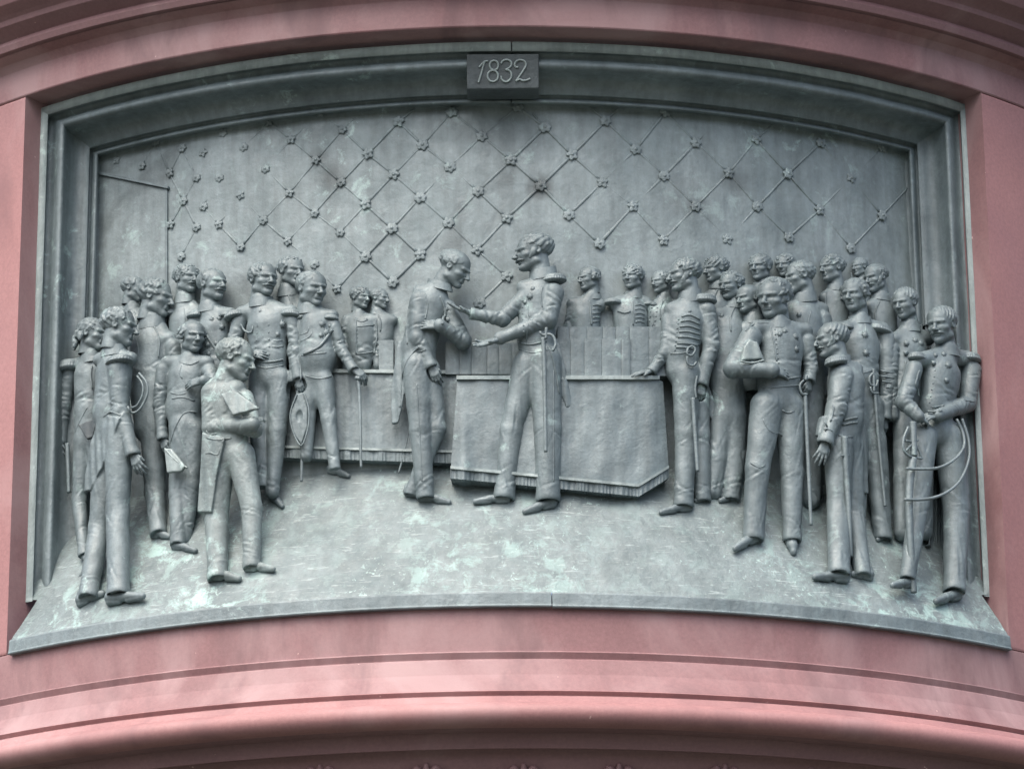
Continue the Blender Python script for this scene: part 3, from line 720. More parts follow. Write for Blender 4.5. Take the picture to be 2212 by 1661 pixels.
# the arris lines are level circles: z from the middle of the picture, averaged with the measured corner
pT = np.array([float(tz(1105, b, wd)[1]) for _, b, _, wd in PR]); pW = np.array([q[3] for q in PR])
corn = [(0, (86, 246)), (15, (186, 318))]
pT -= .010
def jit(V, amp=.0006, sd=3):
    r = np.random.RandomState(sd); d = 0
    for _ in range(4):
        k = r.uniform(-34, 34, 3); d = d+np.sin(V@k+r.rand()*6)
    V[:, 1] += amp*d; return V
NZ = 70
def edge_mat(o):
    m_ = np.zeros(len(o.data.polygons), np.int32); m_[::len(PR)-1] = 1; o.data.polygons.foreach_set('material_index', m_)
for side, pt in ((0, pL), (1, pR)):
    v = np.linspace(0, 1, NZ)[:, None]; zb = floor_z(pW)-.012; zb[:2] = floor_z(pW[:2])-.004
    V = cyl(pt[None, :]+0*v, pW[None, :]+0*v, zb[None, :]+(pT-zb)[None, :]*v).reshape(-1, 3)
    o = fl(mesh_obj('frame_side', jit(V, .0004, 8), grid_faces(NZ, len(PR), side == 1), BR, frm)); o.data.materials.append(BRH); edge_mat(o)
    e = pt[0]+(-.0001 if side == 0 else .0001)
    rv = cyl(np.array([e, e])[:, None], np.linspace(-.09, -.045, 3)[None, :], np.array([floor_z(-.045)-.004, pT[0]])[:, None]).reshape(-1, 3)
tm = float(tz(1105, 90, -.045)[0])
for a, b in ((0, 1), (1, 0)):
    n = 110; u = np.linspace(0, 1, n)[:, None]
    if a == 0: t0, t1 = pL[None, :], tm-.0009
    else: t0, t1 = tm+.0009+0*pR[None, :], pR[None, :]
    V = cyl(t0+(t1-t0)*u, pW[None, :]+0*u, pT[None, :]+0*u).reshape(-1, 3)
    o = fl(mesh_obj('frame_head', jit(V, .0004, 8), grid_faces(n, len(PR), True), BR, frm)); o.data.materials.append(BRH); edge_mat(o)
seam = np.array([[tm, -.052]]); n2 = len(PR)
V = cyl(np.array([tm-.002, tm+.002])[:, None], (pW-.006)[None, :], pT[None, :]).reshape(-1, 3); fl(mesh_obj('frame_seam', V, grid_faces(2, n2, True), BRD, frm, False))
# date plaque
pf = Frame(1087, 155); pw = .098/S*.001*0+ (-.0505-WB)/S
plq = pf.root('date_plaque', 'dark rectangular bronze plate reading 1832 at the middle of the frame top', 'plaque')
PT = lambda x, y: pf.loc(x, y, pw-(y-118)/73*20)
c = [PT(*p) for p in ((1008, 118), (1164, 117), (1164, 191), (1009, 193))]
V = [*c]+[p-np.array([0, 0, 62]) for p in c]; V[0] = V[0]; 
bm_f = [(3, 2, 1, 0), (0, 1, 5, 4), (1, 2, 6, 5), (2, 3, 7, 6), (3, 0, 4, 7)]
o = pf.obj('plate', (np.array(V), bm_f), BRD, plq, smooth=False)
mdf = o.modifiers.new('edge', 'BEVEL'); mdf.width = .0016; mdf.segments = 2
def dg(pts, closed=False):
    P = np.array([PT(950.4+.1302*x, 69.1+.1302*y)+np.array([0, .6, 1.7]) for x, y in pts])
    if closed: P = np.vstack([P, P[:1]])
    return clean_tube(tube(resample(P, 1.2), 2.3, 8))
circ = lambda cx, cy, rx, ry, a0=0, a1=360, n=16: [(cx+rx*math.cos(rad(a0+(a1-a0)*k/n)), cy-ry*math.sin(rad(a0+(a1-a0)*k/n))) for k in range(n+1)]
DIG = {'numeral_one': [[(650, 600), (700, 545), (745, 503), (795, 494)], [(745, 503), (715, 590), (690, 690), (640, 850)]],
       'numeral_eight': [circ(897, 567, 72, 78), circ(878, 745, 88, 92)],
       'numeral_three': [[(1012, 540), (1035, 500), (1085, 476), (1145, 482), (1185, 520), (1182, 570), (1140, 615), (1085, 640)], [(1085, 640), (1150, 655), (1185, 705), (1178, 775), (1130, 830), (1075, 838), (1025, 800), (1015, 745)]],
       'numeral_two': [[(1300, 592), (1262, 600), (1238, 560), (1262, 505), (1330, 476), (1400, 498), (1426, 560), (1390, 640), (1330, 730), (1262, 832)], [(1262, 830), (1320, 798), (1370, 818), (1430, 815), (1500, 788)]]}
from functools import reduce
for nm, sts in DIG.items():
    V = []; F = []; n = 0
    for st in sts:
        v, f = dg(st); V.append(v); F += [tuple(i+n for i in q) for q in f]; n += len(v)
    pf.obj(nm, (np.concatenate(V), F), BRH, plq)
# ------------------------------------------------------------------ relief ground: wall, floor, sill
n, m = 260, 130
th = np.linspace(pL[-1]-.02, pR[-1]+.02, n); zv = np.linspace(Z_BACK-.03, pT[-1]+.02, m)
TH, ZV = np.meshgrid(th, zv, indexing='ij'); rs = np.random.RandomState(5); D = 0
for _ in range(14): k = rs.uniform(-1, 1, 2)*[26, 22]; D = D+np.sin(TH*k[0]*1.5+ZV*k[1]+rs.rand()*6)*.00035
for _ in range(8): k = rs.uniform(-1, 1, 2)*[90, 70]; D = D+np.sin(TH*k[0]*1.5+ZV*k[1]+rs.rand()*6)*.00012
wall = mesh_obj('relief_wall', cyl(TH, WB+D, ZV).reshape(-1, 3), grid_faces(n, m, True), BRW)
wall['label'] = 'curved bronze back wall patterned with a lattice of rosettes'; wall['category'] = 'wall panel'
tl0 = float(tz(20, 1400, .008)[0]); tr0 = float(tz(2182, 1384, .008)[0])
n, m = 420, 90; th = np.linspace(tl0, tr0, n); 
ww = np.linspace(WB-.004, W_FRONT, m)
TH, WW = np.meshgrid(th, ww, indexing='ij')
# the floor narrows behind the frame's jambs
thl = np.interp(WW, [-.16, -.045, -.043, 0, .01], [pL[8], pL[0], tl0+.012, tl0, tl0]); thr = np.interp(WW, [-.16, -.045, -.043, 0, .01], [pR[8], pR[0], tr0-.012, tr0, tr0])
u = np.linspace(0, 1, n)[:, None]; TH = thl+(thr-thl)*u
Zf = floor_z(WW)
D = 0*TH
for _ in range(26): k = rs.uniform(-1, 1, 2)*[60, 60]; D = D+np.sin(TH*k[0]*1.5+Zf*k[1]+rs.rand()*6)*.00022
for _ in range(30): k = rs.uniform(-1, 1, 2)*[230, 220]; D = D+np.sin(TH*k[0]*1.5+Zf*k[1]+rs.rand()*6)*.00007
edge = np.clip((W_FRONT-WW)/.01, 0, 1); D *= edge
flo = mesh_obj('relief_floor', cyl(TH, WW+D, Zf).reshape(-1, 3), grid_faces(n, m, True), BRF, kind='structure')
sl = empty('floor_edge', 'plain bronze lip running along the front edge of the relief floor', 'ledge', tuple(on_cyl(1190, 1300, .005)))
SO = Vector(on_cyl(1190, 1300, .005).tolist()); tmid = float(tz(1192, 1290, .008)[0])
for a, b, dz in ((tl0, tmid-.0006, 0), (tmid+.0006, tr0, -.0012)):
    n = 120; z1 = Z_FRONT+.001+dz; z0_ = ZB-.002+dz
    prof = [(z1-.002, -.02), (z1, W_FRONT-.001), (z1-.0005, W_FRONT+.003), (z1-.003, W_FRONT+.0045), (z0_+.004, W_FRONT+.0060), (z0_+.0015, W_FRONT+.008), (z0_-.001, W_FRONT+.007), (z0_-.001, -.02)]
    o = lathe('lip', sharp(prof), a, b, n, BR, sl); o.location = -SO
    for e in (a, b):
        V = [cyl(e, q[1], q[0]) for q in prof]; o = mesh_obj('lip_end', V, [tuple(range(len(V)))], BR, sl, False); o.location = -SO
# rosettes and lattice ribs of the wall
ROS = [(253, 347), (307, 359), (338, 307), (367, 375), (394, 321), (439, 331), (482, 288), (527, 319), (581, 264), (574, 366), (629, 303), (425, 385), (475, 385), (520, 423), (397, 435), (369, 486), (440, 447), (425, 492), (473, 486), (569, 477), (626, 418), (520, 534), (392, 555), (622, 522), (680, 461), (683, 347), (735, 503), (737, 395), (692, 246), (740, 281),
       (861, 264), (913, 314), (976, 243), (795, 333), (1041, 295), (851, 378), (972, 362), (908, 428), (790, 442), (1033, 414), (1104, 347), (1119, 232), (1177, 276), (1236, 335), (1168, 402), (1301, 395), (1308, 262), (1373, 324), (1367, 447), (1229, 465), (1095, 472), (969, 482), (847, 494), (908, 551), (790, 555), (1031, 541), (1295, 527), (1435, 381), (1433, 520),
       (1503, 309), (1633, 302), (1773, 309), (1905, 319), (1574, 375), (1702, 376), (1838, 385), (1503, 447), (1636, 447), (1770, 454), (1905, 466), (1571, 518), (1704, 513), (1838, 537), (1437, 243), (849, 610), (1095, 598), (1036, 655), (680, 572), (728, 625)]
def ros_mesh(seed):
    r = random.Random(seed); g = Grid((-15, -15, -4), (15, 15, 13), 1.15); n = 5+seed % 3
    for k in range(n):
        a = k*6.283/n+r.uniform(-.2, .2)+seed; g.ell((math.cos(a)*6.2, math.sin(a)*6.2, 2.4), (4.6, 3.6, 3.6), 2.4, rz=a)
        g.ell((math.cos(a)*7.6, math.sin(a)*7.6, 6.4), (1.8, 1.2, 2.2), .5, rz=a, sub=True)
    g.ell((0, 0, 4.2), (3.2, 3.2, 4.6), .5); V, F = g.mesh(); return np.stack([V[:, 0]*S, -V[:, 2]*S, V[:, 1]*S], 1), F
rm = []
for k in range(5):
    v, f = ros_mesh(k); o = mesh_obj('rosette', v, f, BRW, wall); rm.append(o.data); bpy.data.objects.remove(o)
for k, (x, y) in enumerate(ROS):
    p = on_cyl(x, y, WB+.0008); th_ = math.atan2(p[0], -p[1]); o = bpy.data.objects.new('rosette', rm[k % 5]); COL.objects.link(o); o.parent = wall
    sc = 1.35 if 780 < x < 1250 else (1.3 if x > 1250 else 1.08)
    o.location = p; o.rotation_euler = (0, rng.uniform(-.3, .3), th_); o.scale = (sc, .9, sc)
nr = 0
for i in range(len(ROS)):
    for j in range(i+1, len(ROS)):
        a, b = np.array(ROS[i], float), np.array(ROS[j], float); d = b-a
        lx = 82 if a[0] > 740 else 66
        if 26 < abs(d[0]) < lx and 34 < abs(d[1]) < 96 and np.hypot(*d) < 112:
            u = d/np.hypot(*d); q0 = a+u*8; q1 = b-u*8
            strong0 = 1
            strong = (1.0 if 780 < a[0] < 1440 else .8)
            if a[0] > 1440 and d[0]*d[1] > 0: strong_ = .55
            else: strong_ = 1.0
            for off in (-1.3, 1.3):
                pass
            Q = np.array([on_cyl(q0[0]+(q1-q0)[0]*t, q0[1]+(q1-q0)[1]*t, WB-.0015+rng.uniform(-.0003, .0003)) for t in np.linspace(0, 1, 7)])
            v, f = clean_tube(tube(Q, .0030*strong+.0004, 8, flat=1.0)); mesh_obj('lattice_rib', v, f, BRW, wall); nr += 1
for (x0, y0), (x1, y1) in (((1177, 276), (1150, 245)), ((1308, 262), (1345, 226)), ((1308, 262), (1275, 232)), ((1905, 466), (1962, 405)), ((1838, 537), (1905, 466)), ((861, 264), (895, 235)), ((976, 243), (1000, 226)), ((1373, 324), (1437, 243)), ((1437, 243), (1395, 222)), ((1036, 655), (1095, 598)), ((1503, 309), (1560, 255)), ((1633, 302), (1680, 262)), ((1636, 447), (1702, 376)), ((1503, 447), (1574, 375)), ((1177, 402), (1229, 465)), ((740, 281), (765, 258)), ((1119, 232), (1177, 276))):
    Q = np.array([on_cyl(x0+(x1-x0)*t, y0+(y1-y0)*t, WB-.0003) for t in np.linspace(.1, 1, 7)]); v, f = clean_tube(tube(Q, .0018, 6)); mesh_obj('lattice_rib', v, f, BRW, wall)

def patch(name, top, bot, wfun, nu, nv, mat, parent=None, back=WB, smooth=True, loc=None, kind=None):
    """ruled sheet between two picture polylines with its own depth, closed back to the wall"""
    def rs_(P, n):
        P = np.array(P, float); d = np.r_[0, np.cumsum(np.hypot(*np.diff(P, axis=0).T))]; t = np.linspace(0, d[-1], n); return np.stack([np.interp(t, d, P[:, 0]), np.interp(t, d, P[:, 1])], 1)
    A = rs_(top, nu); B = rs_(bot, nu); v = np.linspace(0, 1, nv); u = np.linspace(0, 1, nu)
    P = A[:, None, :]*(1-v)[None, :, None]+B[:, None, :]*v[None, :, None]
    W_ = wfun(u[:, None]+0*v[None, :], v[None, :]+0*u[:, None], P[..., 0], P[..., 1])
    V = on_cyl(P[..., 0], P[..., 1], W_); th_ = np.arctan2(V[..., 0], -V[..., 1])
    F = [tuple(q) for q in grid_faces(nu, nv)]
    V = V.reshape(-1, 3); bd = [i*nv for i in range(nu)]+[(nu-1)*nv+j for j in range(1, nv)]+[i*nv+nv-1 for i in range(nu-2, -1, -1)]+[j for j in range(nv-2, 0, -1)]
    base = len(V); Bk = []
    for i in bd:
        t_ = math.atan2(V[i, 0], -V[i, 1]); Bk.append(cyl(t_, back, V[i, 2]))
    front_edge = [V[i] for i in bd]; V = np.vstack([V, front_edge, Bk]); nb = len(bd)
    for k in range(nb): k2 = (k+1) % nb; F.append((base+k, base+k2, base+nb+k2, base+nb+k))
    o = mesh_obj(name, V, F, mat, parent, smooth, kind)
    if loc is not None: o.location = -Vector(loc)
    return o
# door at the far left of the wall
lc = on_cyl(290, 560, WB).tolist(); dr = empty('door_opening', 'plain doorway panel behind the men at the left end of the wall', 'door', lc)
patch('door_leaf', [(214, 380), (356, 409)], [(214, 760), (356, 760)], lambda u, v, x, y: WB+.0022+0*u, 12, 30, BRW, dr, loc=lc, back=WB-.003)
patch('lintel', [(214, 371), (362, 402)], [(214, 377), (362, 407)], lambda u, v, x, y: WB+.0085+0*u, 12, 3, BR, dr, loc=lc, smooth=False)
patch('jamb', [(356, 407), (361, 408)], [(356, 760), (361, 760)], lambda u, v, x, y: WB+.0035+0*u, 3, 30, BR, dr, loc=lc)
# curtain at the far right
def folds(amp, lam, seed, base, slope=0.0):
    r = random.Random(seed); ph = [r.random()*6 for _ in range(4)]
    return lambda u, v, x, y: WB+base+slope*v+amp*(np.sin(x*6.283/lam+ph[0]+.4*v)*.6+.4*np.sin(x*6.283/(lam*.53)+ph[1]-.5*v)+.25*np.sin(x*6.283/(lam*.27)+ph[2]))
lc = on_cyl(2060, 1200, WB).tolist(); cu = empty('curtain', 'heavy bronze curtain hanging in folds behind the rightmost officer', 'curtain', lc)
patch('cloth', [(1992, 700), (2092, 690)], [(1998, 1165), (2110, 1300)], folds(.016, 30, 4, .030, .025), 70, 40, BR, cu, loc=lc, back=WB)
# tables with their cloths
lc = on_cyl(800, 975, WB).tolist(); tb = empty('rear_table', 'long cloth covered table behind the left group, its cloth ending in a fringe', 'table', lc)
patch('table_top', [(690, 797), (1000, 800)], [(690, 804), (1000, 807)], lambda u, v, x, y: WB+.028+0*u, 40, 3, BRH, tb, loc=lc, smooth=False)
patch('tablecloth', [(610, 806), (1000, 806)], [(608, 968), (1000, 978)], folds(.0022, 90, 3, .022, .003), 120, 30, BR, tb, loc=lc)
patch('hem_band', [(606, 962), (1000, 973)], [(606, 967), (1000, 978)], folds(.0022, 90, 3, .0295, 0), 90, 3, BRH, tb, loc=lc)
fr_ = folds(.0022, 90, 3, .026, 0)
patch('fringe', [(606, 968), (1000, 979)], [(606, 988), (1000, 1001)], lambda u, v, x, y: fr_(u, v, x, y)+.0007*np.sin(x*6.283/8+2*np.sin(x*.13))*(.3+.7*v)+.0012*np.sin(x*6.283/37), 420, 4, BR, tb, loc=lc)
lc = on_cyl(1200, 1040, WB).tolist(); tb = empty('front_table', 'square council table under a smooth cloth with fringed hem, behind the emperor', 'table', lc)
wf = lambda u, v, x, y: WB+.050+.008*v+.0012*np.sin(x*6.283/130+1)+.0005*np.sin(x*6.283/48+y*.02)+.010*np.exp(-((x-1000)/16)**2)*v-.014*np.clip((x-1398-(y-815)*.03)/40, 0, 1)**1.5+.0007*np.sin((x+.9*y)*6.283/95)*v
patch('tablecloth', [(988, 818), (1406, 816), (1432, 824)], [(974, 1008), (1090, 1018), (1380, 1046), (1444, 1006)], wf, 150, 50, BR, tb, loc=lc)
patch('table_top', [(986, 811), (1425, 811)], [(986, 819), (1425, 819)], lambda u, v, x, y: WB+.056-.008*np.clip((x-1400)/26, 0, 1), 40, 3, BRH, tb, loc=lc, smooth=False)
b0 = [(973, 1006), (1090, 1017), (1380, 1045), (1445, 1005)]; b1 = [(x, y+6) for x, y in b0]; b2 = [(x, y+27) for x, y in b0]
ww_ = lambda u, v, x, y: wf(u, 1.0, x, y)+.007
patch('hem_band', b0, b1, ww_, 120, 3, BRH, tb, loc=lc)
patch('fringe', b1, b2, lambda u, v, x, y: wf(u, 1.0, x, y)+.002+.0008*np.sin(x*6.283/9+2*np.sin(x*.11))*(.3+.7*v)+.0014*np.sin(x*6.283/43), 460, 4, BR, tb, loc=lc)
# volumes of the code of laws standing on the table
ORD = ('first', 'second', 'third', 'fourth', 'fifth', 'sixth', 'seventh', 'eighth')
BL = [f'{q} from the left of the taller rear row of books right of the emperor' for q in ORD]+[f'{q} from the left of the lower front row of books right of the emperor' for q in ORD[:5]]+[f'{q} from the left of the books between the bowing man and the emperor' for q in ORD[:7]]
BK = []
def book(x0, x1, yt, yb, wd, label, bulge=.005):
    lc = on_cyl((x0+x1)/2, yb, WB+wd).tolist()
    o = patch('book', [(x0+.3, yt), (x1-.3, yt+rng.uniform(-.5, .5))], [(x0+.3, yb), (x1-.3, yb)], lambda u, v, x, y: WB+wd-.0009*((2*u-1)**6)+.0007*np.sin(y*.11+x0), 9, 5, BR, None)
    me = o.data; me.transform(Matrix.Translation(-Vector(lc))); o.location = lc
    BK.append(o); tag(o, label, 'book', 'law volumes standing in rows on the council tables'); return o
x = 1204
for wd_ in (26, 38, 34, 28, 30, 42, 38, 30):
    if x+wd_ > 1442: wd_ = 1442-x
    book(x, x+wd_, 706, 812, .044, BL[len(BK)]); x += wd_
x = 1196
for wd_ in (36, 30, 38, 42, 20):
    book(x, x+wd_, 732, 813, .048, BL[len(BK)]); x += wd_
x = 962
for wd_ in (30, 26, 34, 26, 28, 24, 28):
    book(x, x+wd_, 741, 808, .030, BL[len(BK)]); x += wd_
x = 818
for wd_ in (32,): book(x, x+wd_, 735, 801, .027, 'thick upright book on the rear table left of the bowing man')
book(852, 880, 738, 800, .022, 'thin upright book half hidden behind the coat of the bowing man')

# ------------------------------------------------------------------ the people of the relief, back to front
H_ = lambda **k: k
# --- left group
man('C', 'rearmost man at the far left, only his short-haired head seen over a collar', (288, 624, 60, 62, 0, 0), z=34, neck=(286, 662, 15), chest=(292, 706, 34), waist=(292, 790, 30), sh=((262, 702), (322, 702)), hd=H_(hair='short'))
man('E', 'moustached officer in the back row left of the door edge, looking right', (403, 602, 69, 35, 4, 0), z=22, neck=(398, 642, 15), chest=(398, 700, 38), waist=(400, 790, 34), sh=((362, 684), (440, 690)), collar=(399, 645, 17, 20, 0), ep=((368, 676, 40, 20), ), hd=H_(hair='swept', moust=1), lines=[('coat_seam', 1.6, [(398, 668), (400, 700), (402, 735)])])
man('J', 'curly-haired man peering out behind the tall officer in the back left row', (629, 586, 68, 35, 0, 0), z=18, neck=(620, 626, 15), chest=(630, 690, 36), waist=(630, 760, 30), sh=((600, 676), (665, 676)), collar=(622, 632, 18, 18, 0), hd=H_(hair='curly'))
man('M', 'small clean-shaven head behind the man with the open waistcoat at the rear table', (820, 645, 46, 55, 0, 0), z=6, neck=(815, 672, 12), chest=(826, 706, 26), waist=(828, 776, 20), sh=((806, 697), (850, 697)), hd=H_(hair='short'))
man('L', 'man standing behind the rear table with coat open over a buttoned waistcoat', (779, 643, 51, 40, 0, 0), z=10, neck=(776, 678, 13), chest=(780, 722, 37), waist=(782, 786, 23), sh=((750, 700), (814, 700)), hd=H_(hair='swept'),
    arms=[dict(p=[(748, 704), (745, 750), (748, 795)], r=[14, 12, 10], cuff=0), dict(p=[(815, 704), (818, 750), (816, 790)], r=[13, 11, 10], cuff=0)],
    lines=[('lapel', 2.2, [(769, 690), (769, 730), (770, 765)]), ('lapel', 2.2, [(812, 690), (814, 730), (808, 765)]), ('waistcoat_hem', 2, [(768, 765), (788, 763), (808, 760)]), ('cravat', 3, [(768, 688), (780, 696), (794, 690)]), ('waistcoat_top', 2.4, [(772, 706), (790, 704), (808, 702)])], buttons=row((771, 712), (771, 762), 7))
man('D', 'broad man seen from behind in a high-collared coat, profile turned right', (336, 643, 86, 66, -4, 0), z=46, neck=(330, 690, 20), chest=(326, 757, 52), waist=(326, 850, 48), hip=(328, 920, 48), sh=((288, 738), (366, 746)), collar=(329, 697, 25, 26, 0), hd=H_(hair='curly', nose=1.1),
    arms=[dict(p=[(374, 750), (384, 820), (376, 880)], r=[20, 17, 14], cuff=0)], legs=[dict(p=[(332, 915), (334, 1060), (341, 1142)], r=[36, 26, 18])], shoes=[((331, 1157), (366, 1161), 10)])
man('F', 'moustached officer with several medals between the bald man and the tall officer', (459, 616, 76, 40, 6, 0), z=38, neck=(452, 662, 17), chest=(462, 720, 42), waist=(462, 790, 36), hip=(462, 830, 38), sh=((424, 692), (498, 690)), collar=(452, 664, 21, 20, 0), hd=H_(hair='short', moust=1, bald=.5),
    arms=[dict(p=[(420, 700), (412, 760), (418, 810)], r=[17, 15, 13], cuff=0)], legs=[dict(p=[(452, 830), (448, 960), (446, 1050)], r=[30, 22, 17])], ep=((424, 680, 44, 20), (490, 680, 40, 18)),
    medals=((456, 690, 6), (472, 688, 6), (478, 706, 8), (448, 744, 8), (466, 742, 9), (450, 764, 6)), lines=[('sash', 3.2, [(432, 700), (450, 730), (474, 765)])])
man('A', 'long-haired man at the far left wearing a fringed epaulette, arm hanging down', (200, 722, 75, 58, 0, 0), z=62, neck=(198, 766, 15), chest=(190, 815, 36), waist=(188, 890, 32), hip=(188, 950, 34), sh=((158, 798), (222, 802)), hd=H_(hair='long'), collar=(200, 776, 18, 14, 0),
    arms=[dict(p=[(150, 802), (138, 878), (132, 952)], r=[18, 16, 12], hand=dict(d=(.05, 1), n=(-.6, 0, .8), L=36, c=.5, t=-1))], legs=[dict(p=[(180, 950), (171, 1080), (180, 1190)], r=[26, 19, 12]), dict(p=[(205, 955), (212, 1080), (212, 1190)], r=[24, 18, 12])],
    shoes=[((182, 1206), (190, 1216), 9)], ep=((146, 790, 56, 34, 4, 8),), mat=BR, lines=[('coat_edge', 1.8, [(188, 880), (166, 925), (156, 965)]), ('lapel', 2.2, [(198, 790), (196, 815), (200, 840)])])
man('H', 'tall moustached officer standing frontally with epaulettes, one hand on his belly', (568, 604, 78, 30, 2, 0), z=54, neck=(564, 650, 18), chest=(577, 712, 48), waist=(582, 772, 40), hip=(582, 815, 42), sh=((524, 688), (628, 686)), collar=(564, 652, 22, 22, 0), hd=H_(hair='swept', moust=1, bald=.4),
    arms=[dict(p=[(518, 694), (502, 752, 6), (535, 766, 36)], r=[18, 17, 14], hand=dict(d=(1, .12, .1), n=(0, .3, 1), L=38, c=.35, t=-1)), dict(p=[(632, 694), (640, 760), (636, 820)], r=[17, 15, 13])],
    legs=[dict(p=[(562, 820), (560, 930), (566, 1040)], r=[30, 24, 16]), dict(p=[(604, 820), (598, 930), (589, 1062)], r=[31, 24, 14])], shoes=[((586, 1074), (610, 1096), 9)],
    ep=((508, 680, 50, 24, 8), (628, 676, 46, 24, -8)), medals=((608, 700, 9), (598, 722, 7), (562, 672, 4)), buttons=row((556, 704), (552, 765), 5)+row((580, 702), (582, 765), 5),
    lines=[('belt', 2.4, [(545, 776), (575, 782), (612, 777)]), ('coat_hem', 2.2, [(545, 788), (575, 795), (612, 789)]), ('braid', 2, [(610, 735), (598, 737), (590, 736)]), ('braid', 2, [(612, 748), (600, 750), (588, 749)]), ('aiguillette', 2.4, [(520, 700), (530, 716), (544, 718), (546, 704)])])
def hatK(g, L): pass
man('K', 'stout clean-shaven statesman leaning on a cane, a sash and stars on his coat', (673, 624, 80, 34, -2, 0), z=50, neck=(670, 668, 15), chest=(682, 716, 40), waist=(684, 774, 43), hip=(682, 812, 36), sh=((650, 694), (718, 694)), collar=(669, 668, 19, 20, 0), hd=H_(hair='short', fat=1.1, bald=.3),
    arms=[dict(p=[(648, 700), (634, 760, 6), (644, 815, 16)], r=[16, 15, 12], hand=dict(d=(.25, 1), n=(0, 0, 1), L=32, c=.6, t=1)), dict(p=[(720, 702), (737, 755), (762, 796, 8)], r=[16, 13, 11], hand=dict(d=(.75, .6, -.1), n=(.2, .6, .8), L=38, c=.75, t=-1))],
    legs=[dict(p=[(698, 825), (710, 905), (722, 1002)], r=[29, 19, 12]), dict(p=[(670, 825), (664, 900), (662, 985)], r=[28, 20, 13])], shoes=[((712, 1018), (752, 1030), 9)],
    ep=((656, 684, 34, 18, 12), (714, 686, 36, 18, -6)), medals=((694, 700, 9), (703, 718, 10), (692, 724, 7), (712, 704, 6)), lines=[('sash', 4, [(718, 712), (690, 748), (656, 765)]), ('coat_hem', 2.2, [(652, 768), (684, 764), (704, 762)]), ('breeches_top', 2.2, [(660, 812), (690, 818), (716, 812)]), ('coat_edge', 2, [(648, 765), (650, 820), (640, 862)]), ('fold', 2.2, [(648, 724), (664, 718), (668, 706)]), ('fold', 2.2, [(650, 738), (668, 728), (674, 718)])],
    tails=[([(640, 790, 4), (660, 790, 6), (668, 860, 6), (640, 866, 2)], 4)])
man('G', 'bald old man in a plain round tunic with his hand on his chest, left group', (416, 727, 73, 22, -2, 0), z=78, neck=(410, 776, 16), chest=(402, 822, 45), waist=(398, 880, 43), hip=(402, 925, 42), sh=((362, 794), (448, 794)), hd=H_(hair='side', bald=1, nose=1.05),
    arms=[dict(p=[(354, 800), (345, 876), (351, 944, 6)], r=[19, 16, 12], hand=dict(d=(.25, 1), n=(-.3, 0, 1), L=36, c=.55, t=-1)), dict(p=[(452, 802), (466, 836, 14), (440, 822, 44)], r=[18, 16, 12], cuff=0, hand=dict(d=(-1, .02, -.1), n=(.1, .3, 1), L=40, c=.2, t=1))],
    legs=[dict(p=[(398, 925, 4), (386, 1070, 4), (384, 1164)], r=[40, 24, 16]), dict(p=[(420, 930), (412, 1050), (400, 1165)], r=[32, 22, 14])], shoes=[((377, 1183), (422, 1192), 10)],
    lines=[('tunic_hem', 2.6, [(368, 960), (378, 925), (394, 896), (412, 889), (432, 893)]), ('collar_edge', 2.2, [(388, 782), (410, 788), (430, 780)]), ('fold', 2.4, [(372, 862), (395, 858), (420, 866)]), ('fold', 2.2, [(368, 848), (386, 852), (402, 850)]), ('fold', 2, [(392, 790), (388, 806), (394, 818)])])
man('B', 'curly-haired man second from left in profile, long coat tails swinging behind', (257, 706, 86, 76, -2, 0), z=116, neck=(246, 752, 19), chest=(246, 812, 46), waist=(240, 888, 44), hip=(246, 940, 42), sh=((216, 790), (282, 788)), collar=(247, 756, 24, 26, 0), hd=H_(hair='curly', nose=1.15),
    arms=[dict(p=[(256, 798, 14), (260, 890, 16), (286, 978, 14)], r=[25, 20, 15], hand=dict(d=(.45, 1), n=(.1, 0, 1), L=44, c=.45, s=.5, t=-1))],
    legs=[dict(p=[(258, 930, 6), (254, 1100, 8), (256, 1272, 0)], r=[40, 30, 24]), dict(p=[(236, 940, -8), (214, 1140, -8), (192, 1278, -6)], r=[36, 27, 21])], shoes=[((238, 1301), (308, 1291), 13), ((174, 1305), (222, 1285), 12)],
    tails=[([(222, 896, 22), (262, 904, 34), (252, 930, 34), (226, 1000, 24), (200, 1060, 8), (183, 1064, 4), (193, 985, 8), (206, 930, 14)], 6)],
    ep=((258, 778, 64, 26, 4, 18),), lines=[('aiguillette', 3, [(300, 806), (316, 826), (318, 852), (302, 884), (284, 892), (276, 878)]), ('aiguillette', 2.6, [(296, 812), (308, 830), (308, 852), (296, 876), (284, 880)]), ('cuff_edge', 2.4, [(266, 992), (286, 1000), (306, 990)]), ('coat_edge', 2.2, [(224, 900), (240, 890), (262, 898)])])
